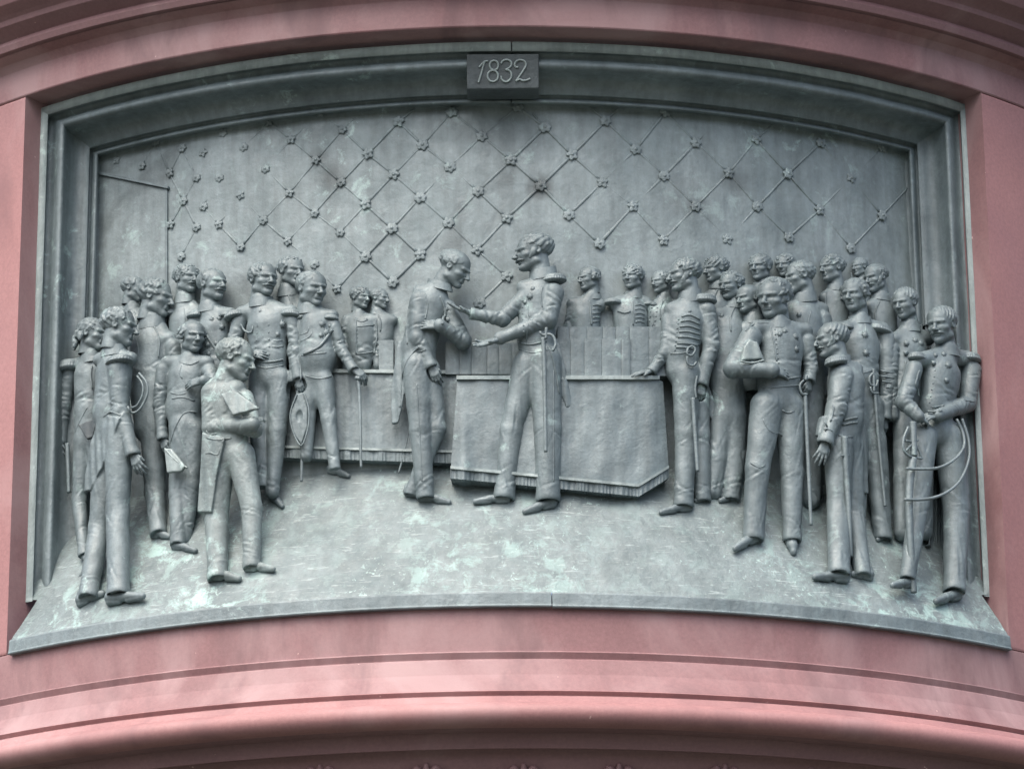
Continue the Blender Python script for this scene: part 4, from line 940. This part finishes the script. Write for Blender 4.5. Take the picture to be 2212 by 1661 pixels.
man('I', 'curly-haired man in front of the left group with folded arms, looking down right', (509, 776, 90, 72, -12, -4), z=112, neck=(486, 826, 20), chest=(484, 870, 50), waist=(494, 945, 44), hip=(496, 985, 44), sh=((456, 848), (514, 850)), collar=(487, 826, 25, 30, 6), mat=BRV, hd=H_(hair='curly'),
    arms=[dict(p=[(458, 850, 12), (456, 925, 16), (545, 916, 40)], r=[25, 20, 14], hand=dict(d=(.75, -.5, -.2), n=(.2, .3, 1), L=26, c=.9, t=1)), dict(p=[(530, 860, -4), (552, 930, 10), (520, 925, 26)], r=[20, 16, 14], cuff=0)],
    legs=[dict(p=[(474, 985), (468, 1120), (470, 1238)], r=[40, 29, 21]), dict(p=[(520, 985), (544, 1098, 8), (544, 1214, 4)], r=[38, 25, 18])], shoes=[((462, 1247), (516, 1253), 12), ((534, 1229), (590, 1232), 11)],
    tails=[([(438, 935, 26), (486, 950, 38), (478, 985, 36), (467, 1040, 32), (458, 1107, 28), (429, 1107, 18), (433, 1020, 22)], 5, (1.2, 30, 1))],
    lines=[('pocket_flap', 2.2, [(440, 980), (456, 978), (470, 983), (476, 966)]), ('waist_seam', 2.2, [(442, 944), (470, 950), (500, 946)]), ('lapel', 3, [(500, 842), (520, 850), (540, 866)]), ('elbow_fold', 2.4, [(446, 930), (452, 938), (470, 936)])])
# --- centre
man('N', 'bald statesman bowing to the right with one hand pressed to his chest', (982, 578, 78, 70, -34, -12), z=58, neck=(940, 625, 19), chest=(926, 664, 44), waist=(906, 744, 37), hip=(906, 790, 38), sh=((908, 640), (952, 650)), collar=(950, 616, 22, 20, -8), hd=H_(hair='short', bald=1, fat=1.05), 
    arms=[dict(p=[(909, 650, 10), (901, 730, 20), (929, 788, 20)], r=[24, 18, 13], hand=dict(d=(.45, 1, 0), n=(0, 0, 1), L=40, c=.55, t=-1)), dict(p=[(965, 665, -6), (1000, 736, 0), (952, 704, 34)], r=[21, 19, 13], hand=dict(d=(-1, -.12, 0), n=(.1, .3, 1), L=42, c=.15, s=.35, t=1))],
    legs=[dict(p=[(900, 790, 6), (908, 930, 8), (918, 1062, 4)], r=[37, 26, 18]), dict(p=[(926, 800, -8), (944, 925, -4), (892, 1058, -10)], r=[30, 22, 15])], shoes=[((912, 1078), (970, 1087), 10), ((880, 1068), (900, 1072), 9)],
    tails=[([(860, 738, -4), (904, 742, 16), (880, 790, 12), (874, 850, 4), (862, 914, -4), (847, 916, -6), (844, 850, -8)], 5)],
    lines=[('coat_edge', 2.4, [(902, 752), (880, 778), (868, 820), (864, 880)]), ('cuff_edge', 2.2, [(917, 792), (930, 797), (943, 788)]), ('sleeve_seam', 1.8, [(892, 755), (905, 760), (920, 755)]), ('lapel', 3, [(950, 640), (962, 672), (956, 700)]), ('arm_seam', 2, [(918, 636), (924, 660), (918, 690)]), ('coat_seam', 1.8, [(884, 668), (878, 710), (880, 744)]), ('trouser_seam', 1.8, [(900, 830), (906, 930), (912, 1040)])], medals=((962, 668, 8), (968, 690, 7)))
man('P', 'man with swept side hair behind the front table, nearest the emperor', (1272, 602, 54, -52, 0, 0), z=8, neck=(1278, 638, 14), chest=(1262, 690, 37), waist=(1264, 760, 32), sh=((1236, 664), (1296, 668)), hd=H_(hair='side', bald=.6), collar=(1280, 640, 17, 14, 0),
    arms=[dict(p=[(1236, 674), (1228, 708), (1246, 745)], r=[13, 12, 11], cuff=0)], lines=[('lapel', 2.2, [(1274, 650), (1276, 680), (1278, 702)])]+[('lace_braid', 1.7, [(1280, 660+9*i), (1290, 658+9*i), (1300, 661+9*i)]) for i in range(5)])
man('Q', 'cheerful man with curly hair and epaulettes behind the front table, second from the emperor', (1367, 599, 58, -28, 4, 0), z=8, neck=(1368, 636, 14), chest=(1362, 690, 40), waist=(1362, 760, 34), sh=((1328, 664), (1396, 664)), hd=H_(hair='swept'), collar=(1369, 638, 18, 14, 0), ep=((1324, 652, 40, 18, 0), (1402, 656, 30, 16)),
    lines=[('lapel', 2, [(1366, 652), (1368, 680), (1368, 702)]), ('sash', 2.4, [(1334, 672), (1350, 676), (1362, 672)])]+[('lace_braid', 1.7, [(1372, 660+9*i), (1382, 658+9*i), (1392, 662+9*i)]) for i in range(5)])
man('R', 'drooping-moustached man squeezed behind the hussar at the table', (1428, 609, 51, -45, 0, 0), z=12, neck=(1434, 642, 14), chest=(1430, 692, 34), waist=(1430, 760, 30), sh=((1408, 672), (1456, 668)), hd=H_(hair='short', moust=1), ep=((1411, 658, 24, 14, -6),), buttons=row((1408, 665), (1402, 702), 5)+row((1420, 665), (1414, 702), 5))
man('O', 'tall emperor in uniform stepping left with both arms held out', (1153, 545, 85, -74, 2, 0), z=62, neck=(1172, 598, 19), chest=(1166, 656, 46), waist=(1156, 726, 40), hip=(1162, 775, 41), sh=((1132, 634), (1192, 626)), collar=(1173, 590, 23, 26, 6), hd=H_(hair='short', moust=1, whisk=.7, bald=.6, nose=1.15),
    arms=[dict(p=[(1196, 634, 16), (1184, 692, 24), (1082, 730, 34)], r=[23, 20, 13], hand=dict(d=(-1, .42, .1), n=(.1, -.8, -.5), L=50, c=.12, s=.3, t=1, fan=(.1, .12, .16, .3))), dict(p=[(1130, 646, 0), (1085, 690, 6), (1022, 678, 16)], r=[19, 17, 12], hand=dict(d=(-1, -.35, 0), n=(.2, -.9, -.3), L=46, c=.12, s=.5, t=1))],
    legs=[dict(p=[(1176, 780, 4), (1183, 925, 6), (1184, 1066, 0)], r=[43, 33, 24]), dict(p=[(1138, 790, -6), (1104, 930, -2), (1090, 1062, -8)], r=[38, 27, 21])], shoes=[((1194, 1092), (1134, 1108), 11), ((1094, 1081), (1026, 1086), 10)],
    tails=[([(1180, 728, 4), (1208, 742, 4), (1222, 800, 0), (1238, 880, -6), (1222, 882, -6), (1204, 835, 0), (1186, 790, 6)], 5)],
    ep=((1196, 602, 56, 26, 4, 12),), medals=((1146, 640, 8), (1152, 624, 6), (1136, 652, 6)), buttons=row((1128, 650), (1132, 730), 7), lines=[('coat_front', 1.8, [(1140, 660), (1140, 700), (1136, 742)]), ('arm_seam', 2, [(1172, 620), (1168, 640), (1172, 664)]), ('trouser_seam', 1.8, [(1196, 800), (1196, 900), (1196, 1040)]), ('cuff_edge', 2.2, [(1086, 716), (1090, 732), (1100, 744)]), ('belt', 2.4, [(1116, 738), (1146, 744), (1180, 736)]), ('coat_hem', 2, [(1122, 754), (1150, 762), (1184, 756)]), ('chain', 1.8, [(1186, 750), (1198, 790), (1208, 850)])])
# --- right group
man('X', 'dark half-turned head at the very back, above the curly-haired officer', (1696, 574, 55, -25, 0, 0), z=16, neck=(1698, 610, 14), chest=(1700, 660, 30), waist=(1700, 720, 28), sh=((1676, 640), (1722, 640)), hd=H_(hair='swept'))
man('AB', 'small partly hidden head between two taller men at the back right', (1857, 577, 44, -45, 0, 0), z=14, neck=(1860, 606, 12), chest=(1860, 650, 26), waist=(1860, 700, 26), sh=((1840, 640), (1882, 640)), hd=H_(hair='short'))
man('T', 'rough-haired man in the back row right above the hussar, mouth open', (1546, 582, 61, -55, 0, 0), z=20, neck=(1552, 616, 14), chest=(1556, 668, 34), waist=(1556, 740, 32), sh=((1530, 650), (1584, 650)), hd=H_(hair='swept'))
man('W', 'lean bony-faced man in the back row, third head from the hussar', (1642, 578, 64, -28, 2, 0), z=22, neck=(1646, 616, 14), chest=(1650, 670, 34), waist=(1650, 740, 32), sh=((1622, 650), (1680, 650)), hd=H_(hair='short', fat=.92, nose=1.1))
man('AA', 'long-necked man in a plain cape in the back row at right', (1797, 580, 65, -50, 2, 0), z=24, neck=(1806, 620, 17), chest=(1806, 665, 36), waist=(1808, 740, 36), sh=((1780, 652), (1838, 648)), hd=H_(hair='swept'), lines=[('cape_edge', 2, [(1786, 632), (1782, 652), (1786, 676)]), ('cape_edge', 2.2, [(1838, 590), (1844, 620), (1840, 660)])])
man('AC', 'whiskered man with a smooth scalp looking down behind the epauletted officer at right', (1892, 600, 66, -45, -6, 0), z=34, neck=(1902, 640, 17), chest=(1906, 690, 38), waist=(1906, 760, 36), sh=((1878, 672), (1940, 668)), hd=H_(hair='short', bald=1, whisk=.9, moust=1), collar=(1902, 642, 20, 16, 0))
man('U', 'curly moustached man in a long plain overcoat behind the hussar', (1579, 617, 65, -38, 0, 0), z=34, neck=(1588, 654, 16), chest=(1576, 722, 42), waist=(1572, 820, 42), hip=(1574, 900, 42), sh=((1548, 690), (1618, 692)), hd=H_(hair='curly', moust=1), collar=(1586, 658, 19, 16, 0),
    legs=[dict(p=[(1584, 900), (1588, 985), (1580, 1068)], r=[36, 26, 18]), dict(p=[(1560, 900), (1548, 990), (1540, 1065)], r=[30, 24, 18])], shoes=[((1590, 1076), (1556, 1084), 9)], medals=((1560, 682, 6),))
man('V', 'close-cropped clean-shaven young man in front of the overcoat, eyes cast left', (1616, 645, 64, -46, -2, 0), z=50, neck=(1626, 686, 16), chest=(1632, 740, 38), waist=(1630, 820, 36), sh=((1608, 718), (1662, 716)), hd=H_(hair='none'), collar=(1627, 688, 20, 20, 4))
man('Z', 'bald-crowned man in strict profile with a high collar, right of the curly officer', (1728, 598, 73, -68, -2, 0), z=44, neck=(1738, 642, 20), chest=(1738, 700, 46), waist=(1744, 790, 44), hip=(1748, 860, 40), sh=((1716, 676), (1776, 680)), hd=H_(hair='short', bald=.9, whisk=.3), collar=(1739, 640, 25, 26, 6),
    arms=[dict(p=[(1776, 690, 4), (1782, 770, 4), (1776, 850)], r=[22, 18, 14], cuff=0)], legs=[dict(p=[(1750, 870), (1756, 990), (1752, 1080)], r=[36, 26, 20])], medals=((1728, 680, 7), (1720, 700, 8)), lines=[('shoulder_seam', 1.8, [(1752, 672), (1746, 700), (1752, 740)])])
man('S', 'moustached hussar officer in braided jacket touching the table, body turned left', (1479, 594, 76, -68, 2, 0), z=56, neck=(1490, 644, 19), chest=(1482, 700, 46), waist=(1472, 760, 38), hip=(1472, 800, 40), sh=((1450, 680), (1520, 668)), collar=(1490, 638, 23, 30, 6), hd=H_(hair='swept', moust=1, whisk=1.0, bald=.3, nose=1.15),
    arms=[dict(p=[(1526, 672, 8), (1536, 748, 12), (1516, 826, 12)], r=[22, 19, 14], hand=dict(d=(-.1, 1, 0), n=(0, 0, 1), L=40, c=.9, t=1)), dict(p=[(1446, 692, -6), (1440, 756, 0), (1410, 800, 2)], r=[19, 15, 11], hand=dict(d=(-1, .28, 0), n=(-.1, .9, .4), L=40, c=.08, s=.4, t=-1))],
    legs=[dict(p=[(1482, 810, 4), (1482, 940, 4), (1477, 1080, 0)], r=[38, 27, 20]), dict(p=[(1504, 815, -10), (1512, 940, -10), (1518, 1070, -10)], r=[32, 24, 17])], shoes=[((1490, 1099), (1428, 1109), 10), ((1520, 1078), (1504, 1084), 9)],
    tails=[([(1490, 800, 0), (1526, 820, -8), (1540, 860, -14), (1550, 912, -20), (1540, 915, -20), (1512, 860, -6)], 5)],
    ep=((1521, 646, 56, 28, 2, 8),), lines=[('lace_braid', 2.3, [(1472-2*i, 684+11*i), (1490-i, 680+12*i), (1512, 690+11*i)]) for i in range(6)]+[('belt', 2.6, [(1462, 742), (1484, 742), (1506, 746)]), ('belt', 2.6, [(1460, 750), (1484, 751), (1504, 755)]), ('jacket_hem', 2.2, [(1448, 764), (1465, 764), (1490, 760)]), ('cuff_edge', 2.4, [(1500, 830), (1516, 832), (1532, 836)])],
    buttons=row((1466, 690), (1458, 756), 8), medals=((1490, 672, 5),))
man('AF', 'close-cropped stern officer second from the right, high embroidered collar', (1955, 655, 72, -34, -6, 0), z=78, neck=(1964, 704, 19), chest=(1966, 764, 46), waist=(1962, 850, 42), hip=(1964, 920, 42), sh=((1930, 744), (2004, 742)), hd=H_(hair='short', fat=1.1, bald=.5), collar=(1965, 704, 23, 24, 4),
    legs=[dict(p=[(1956, 925), (1952, 1040), (1948, 1150)], r=[34, 26, 18]), dict(p=[(1985, 925), (1996, 1040), (1998, 1150)], r=[32, 24, 18])], arms=[dict(p=[(1926, 756), (1922, 830), (1930, 900)], r=[18, 16, 13], cuff=0)],
    medals=((1960, 742, 8), (1978, 736, 8), (1990, 742, 8), (1958, 762, 7)), lines=[('belt', 2.4, [(1956, 780), (1958, 810), (1960, 830)])])
man('AD', 'balding officer with large epaulettes and two round orders, right group', (1847, 637, 77, -28, -2, 0), z=70, neck=(1856, 690, 20), chest=(1860, 748, 46), waist=(1862, 815, 40), hip=(1866, 870, 40), sh=((1818, 722), (1906, 722)), collar=(1857, 690, 25, 18, 4), hd=H_(hair='side', bald=.9, nose=1.15),
    arms=[dict(p=[(1914, 732, 6), (1918, 820, 10), (1912, 900, 10)], r=[22, 19, 14], hand=dict(d=(-.12, 1), n=(.2, 0, 1), L=40, c=.8, t=1))], legs=[dict(p=[(1880, 880), (1896, 1020), (1906, 1150)], r=[38, 28, 20]), dict(p=[(1850, 880), (1852, 1020), (1852, 1130)], r=[34, 26, 18])],
    shoes=[((1908, 1160), (1896, 1168), 9)], ep=((1898, 712, 62, 28, -8, 6), (1826, 706, 40, 20, 4)), medals=((1870, 724, 9), (1872, 762, 9), (1836, 716, 6)), lines=[('coat_hem', 2, [(1836, 800), (1860, 806), (1884, 800)]), ('ribbon', 2, [(1868, 700), (1870, 712), (1870, 722)])]+[('sleeve_fold', 2.2, [(1900, 800+11*i), (1914, 803+11*i), (1930, 806+11*i)]) for i in range(4)])
man('Y', 'curly-haired officer facing the viewer with forearm laid across his jacket above the hat', (1672, 645, 92, -30, -4, 3), z=92, neck=(1678, 700, 20), chest=(1688, 752, 52), waist=(1682, 820, 48), hip=(1680, 865, 50), sh=((1636, 722), (1738, 728)), collar=(1680, 700, 24, 20, 2), hd=H_(hair='curly', whisk=.5, nose=1.2),
    arms=[dict(p=[(1622, 730, 4), (1584, 796, 12), (1664, 800, 44)], r=[25, 23, 16], hand=dict(d=(1, .02, -.1), n=(-.1, .35, 1), L=44, c=.22, s=.3, t=-1)), dict(p=[(1742, 738, 0), (1752, 796, 0), (1748, 820, 8)], r=[20, 16, 13], hand=dict(d=(-.1, 1, 0), n=(.3, 0, 1), L=34, c=.85, t=1))],
    legs=[dict(p=[(1656, 880, 4), (1636, 1014, 10), (1628, 1150, 2)], r=[43, 30, 22]), dict(p=[(1706, 880, 0), (1710, 1020, 4), (1711, 1154, 0)], r=[42, 29, 19])], shoes=[((1632, 1165), (1588, 1188), 12), ((1709, 1176), (1714, 1196), 14)],
    medals=((1686, 722, 7), (1696, 716, 7), (1718, 728, 8), (1720, 754, 8)), buttons=row((1674, 712), (1682, 784), 8),
    lines=[('jacket_hem', 2.6, [(1636, 836), (1662, 838), (1690, 835), (1728, 832)]), ('belt', 2.2, [(1700, 818), (1716, 816), (1734, 813)]), ('front_edge', 2.2, [(1664, 706), (1672, 740), (1678, 780)]), ('trouser_fold', 2, [(1648, 905), (1662, 930), (1690, 940)]), ('trouser_fold', 2, [(1622, 1000), (1640, 1010), (1652, 1004)]), ('crotch_fold', 2.2, [(1690, 886), (1700, 892), (1716, 888)]), ('shoulder_cord', 2, [(1610, 716), (1630, 700), (1660, 698)])],
    tails=[([(1598, 776, 28), (1604, 744, 24), (1618, 729, 20), (1636, 738, 24), (1650, 780, 30)], 4, (0.1, 30, 0))])
man('AE', 'stooped moustached old soldier in profile with a cape collar, right front', (1797, 735, 79, -72, -4, 4), z=106, neck=(1812, 776, 20), chest=(1828, 832, 46), waist=(1826, 900, 43), hip=(1822, 950, 40), sh=((1806, 806), (1848, 808)), collar=(1812, 772, 26, 26, -4), hd=H_(hair='short', moust=1, whisk=.8, bald=.2, nose=1.3),
    arms=[dict(p=[(1818, 812, 20), (1806, 886, 24), (1784, 952, 26)], r=[26, 23, 17], hand=dict(d=(-.38, 1, 0), n=(-.2, 0, 1), L=44, c=.3, s=.6, t=-1))],
    legs=[dict(p=[(1812, 965, 4), (1812, 1090, 4), (1812, 1228, 0)], r=[39, 30, 23]), dict(p=[(1836, 965, -8), (1846, 1110, -8), (1862, 1232, -8)], r=[36, 25, 18])], shoes=[((1826, 1253), (1760, 1249), 12), ((1878, 1249), (1842, 1243), 11)],
    tails=[([(1826, 905, 10), (1866, 920, -2), (1872, 980, -8), (1874, 1068, -14), (1858, 1064, -12), (1848, 1010, -4), (1836, 950, 4)], 6), ([(1772, 900, 18), (1800, 900, 24), (1792, 950, 22), (1764, 940, 14)], 8)],
    ep=((1806, 778, 54, 28, 14, 24),), lines=[('belt', 2.6, [(1822, 908), (1838, 904), (1852, 902)]), ('belt', 2.6, [(1820, 918), (1836, 914), (1852, 912)]), ('coat_hem', 2.4, [(1810, 940), (1824, 944), (1842, 944)]), ('cuff_edge', 2.2, [(1765, 958), (1782, 966), (1800, 970)]), ('fold', 2.4, [(1792, 850), (1800, 880), (1794, 910)]), ('fold', 2.2, [(1776, 870), (1778, 900), (1786, 920)]), ('sleeve_fold', 2.2, [(1770, 932), (1786, 926), (1798, 932)])])
man('AG', 'rightmost officer with moustache and looped cords, both hands resting on his sabre hilt', (2034, 702, 87, -26, -4, 0), z=120, neck=(2044, 756, 21), chest=(2034, 818, 50), waist=(2022, 884, 41), hip=(2024, 930, 46), sh=((1984, 790), (2086, 786)), collar=(2044, 760, 25, 16, 2), hd=H_(hair='short', moust=1.3, bald=.5, nose=1.15),
    arms=[dict(p=[(1974, 798, 0), (1952, 868, 10), (1984, 900, 36)], r=[21, 19, 14], cuff=0, hand=dict(d=(.9, .2, 0), n=(-.1, .6, .8), L=34, c=.7, t=-1)), dict(p=[(2098, 800, 0), (2090, 872, 8), (2024, 898, 38)], r=[24, 20, 14], cuff=0, hand=dict(d=(-.9, .22, 0), n=(.1, .6, .8), L=36, c=.7, t=1))],
    legs=[dict(p=[(1994, 945, 4), (1984, 1090, 6), (1962, 1240, 0)], r=[38, 27, 17]), dict(p=[(2050, 945, 2), (2066, 1095, 4), (2062, 1264, 0)], r=[44, 35, 24])], shoes=[((1966, 1265), (1928, 1267), 11), ((2070, 1290), (2022, 1302), 12)],
    ep=((1980, 770, 44, 24, 0, 2), (2094, 772, 56, 28, 2, 4)), medals=((2022, 768, 6), (2040, 766, 8), (2050, 790, 10), (2046, 822, 8), (2018, 784, 6)), buttons=row((1998, 800), (1988, 880), 8)+row((2020, 800), (2008, 870), 6),
    lines=[('belt', 2.6, [(1996, 878), (2014, 880), (2040, 876)]), ('belt', 2.6, [(2000, 888), (2016, 890), (2034, 887)]), ('sleeve_band', 2.4, [(1936, 846), (1950, 848), (1962, 842)]), ('sleeve_band', 2.4, [(2070, 856), (2082, 864), (2104, 868)]), ('aiguillette', 2, [(1986, 800), (1978, 830), (1986, 856)])])

# ------------------------------------------------------------------ things the people hold or wear
rod('A', 'sword', 'short straight scabbard hanging beside the long-haired man at far left', 'sword', [(145, 958), (147, 1010), (149, 1064)], 5.5, 4.5, dz=6)
rod('B', 'sword', 'scabbard tip slanting to the floor behind the second man from left', 'sword', [(196, 1205), (165, 1260), (134, 1307)], 5, 4, z=104)
rod('K', 'cane', 'straight walking cane under the stout statesman hand', 'cane', [(773, 820), (777, 860), (780, 1010)], 4.2, 3.0, dz=8, guard=[('knob', 5, [(768, 816), (778, 818)])])
rod('K', 'sword', 'thin sword pointing down below the cocked hat of the stout statesman', 'sword', [(654, 930), (651, 1040)], 4.5, 3, dz=2)
rod('N', 'sword', 'thin dress sword slanting behind the legs of the bowing statesman', 'sword', [(884, 930), (874, 975), (861, 1022)], 3.2, 2, z=24)
rod('O', 'sword', 'slender sword hanging straight down from the hip of the emperor', 'sword', [(1173, 730), (1176, 800), (1179, 976)], 5, 4, dz=48, guard=[('hilt', 3.6, [(1180, 708), (1179, 732)]), ('guard', 3.2, [(1166, 716), (1172, 724), (1186, 722), (1196, 728), (1200, 744), (1194, 758)])])
rod('S', 'sword', 'straight sword of the hussar ending beside his ankle', 'sword', [(1497, 860), (1501, 930), (1507, 1018)], 5, 4, dz=36, guard=[('guard', 2.8, [(1486, 752), (1496, 748), (1502, 756), (1494, 768), (1484, 764), (1486, 752)]), ('guard', 2.8, [(1484, 770), (1486, 786), (1498, 790), (1504, 782)]), ('knuckle_bow', 2.6, [(1506, 812), (1502, 838), (1504, 860)])])
rod('Y', 'sword', 'long straight sword at the side of the curly-haired officer', 'sword', [(1739, 850), (1744, 960), (1752, 1134)], 4.8, 3.8, dz=30, guard=[('guard', 2.8, [(1736, 822), (1728, 832), (1732, 850), (1744, 852)]), ('pommel', 4, [(1742, 812), (1741, 822)])])
rod('AD', 'sword', 'sword hanging beside the officer with round orders', 'sword', [(1890, 850), (1898, 950), (1912, 1094)], 4.6, 3.4, dz=34, guard=[('guard', 3, [(1886, 806), (1878, 816), (1880, 830), (1892, 834), (1896, 822)]), ('guard', 3, [(1880, 836), (1884, 848), (1898, 850)]), ('hilt', 3.4, [(1887, 798), (1888, 846)])])
rod('AE', 'sabre', 'broad sabre scabbard along the leg of the stooped soldier', 'sabre', [(1824, 944), (1826, 985), (1832, 1080), (1838, 1202)], 8, 4.6, dz=36, guard=[('ring', 2.6, [(1818, 984), (1834, 984)])])
rod('AG', 'sabre', 'heavy sabre standing on the floor under the joined hands of the rightmost officer', 'sabre', [(1972, 990), (1964, 1060), (1966, 1160), (1974, 1280)], 9.5, 7, dz=30,
    guard=[('hilt', 8, [(1972, 912), (1973, 950), (1974, 985)]), ('guard', 3, [(1962, 922), (1952, 948), (1952, 972), (1966, 986), (1992, 990)]), ('guard', 2.8, [(1956, 952), (1972, 956), (1984, 972), (1990, 988)]), ('guard', 2.6, [(1956, 974), (1970, 960), (1984, 950)])])
fr, g, z0, on, root = FIGS['AG']
cd = fr.root('looped_cord', 'two looped cords swinging from the belt of the rightmost officer to his sabre', 'looped cord')
for pts in ([(2066, 905, 34), (2080, 935, 40), (2082, 965, 46), (2062, 992, 52), (2028, 1010, 52), (1985, 1013, 46), (1958, 1012, 42)], [(2078, 905, 30), (2092, 950, 36), (2092, 995, 42), (2072, 1040, 50), (2040, 1066, 52), (2000, 1078, 48), (1954, 1079, 42)]):
    P = resample([fr.loc(p[0], p[1], z0+p[2]) for p in pts], 7); fr.obj('strand', clean_tube(tube(P, 3.4, 8)), BR, cd)
def hat(key, label, polys, z, mat=None, lens=None, lines=()):
    fr, g, z0, on, root = FIGS[key]; r = fr.root('cocked_hat', label, 'hat')
    A = np.array([fr.loc(p[0], p[1], z0+z+(p[2] if len(p) > 2 else 0)) for q in polys for p in q])
    gg = Grid(A.min(0)-16, A.max(0)+18, 1.5)
    for q in polys: gg.poly([fr.loc(p[0], p[1], z0+z+(p[2] if len(p) > 2 else 0)) for p in q], 5, k=3, rnd=3, wav=(.8, 26, 1))
    if lens:
        for (x, y, rx, ry, sub) in lens: gg.ell(fr.loc(x, y, z0+z+(8 if sub else 0)), (rx, ry, 9), 2, sub=bool(sub))
    fr.obj('brim', gg.mesh(), mat or BR, r)
    for rr, pts in lines:
        P = resample([fr.loc(p[0], p[1], z0+z+6) for p in pts], 4); fr.obj('piping', clean_tube(tube(P, rr, 6)), mat or BR, r)
hat('A', 'dark folded cocked hat held low by the long-haired man', [[(170, 918), (216, 902), (202, 945), (190, 950)]], 34, BRD)
hat('G', 'folded cocked hat hanging from the hand of the bald old man', [[(356, 968), (372, 970, 2), (402, 1008, 4), (393, 1019, 4), (362, 1022)]], 46, BRH, lines=[(2, [(358, 972), (382, 996), (404, 1010)])])
hat('I', 'cocked hat tucked under the folded arms of the curly-haired man in front', [[(478, 852, -2), (506, 842, -4), (556, 878, 10), (558, 884, 10), (504, 898, 8)]], 46, BRV, lines=[(2, [(502, 899), (530, 892), (560, 881)])])
hat('K', 'leaf-shaped cocked hat hanging from the left hand of the stout statesman', [[(641, 852), (656, 848), (666, 885), (665, 925), (652, 962), (636, 940), (626, 900)]], 16, BR, [(645, 898, 9, 15, 1)], [(2, [(641, 852), (627, 895), (634, 935), (651, 962), (665, 925), (667, 885), (657, 850)])])
hat('Y', 'rounded black cocked hat pressed between arm and chest of the curly officer', [[(1602, 779), (1606, 750), (1618, 734), (1634, 740), (1646, 776)]], 40, BRH, lines=[(2.2, [(1600, 780), (1624, 784), (1650, 778)])])
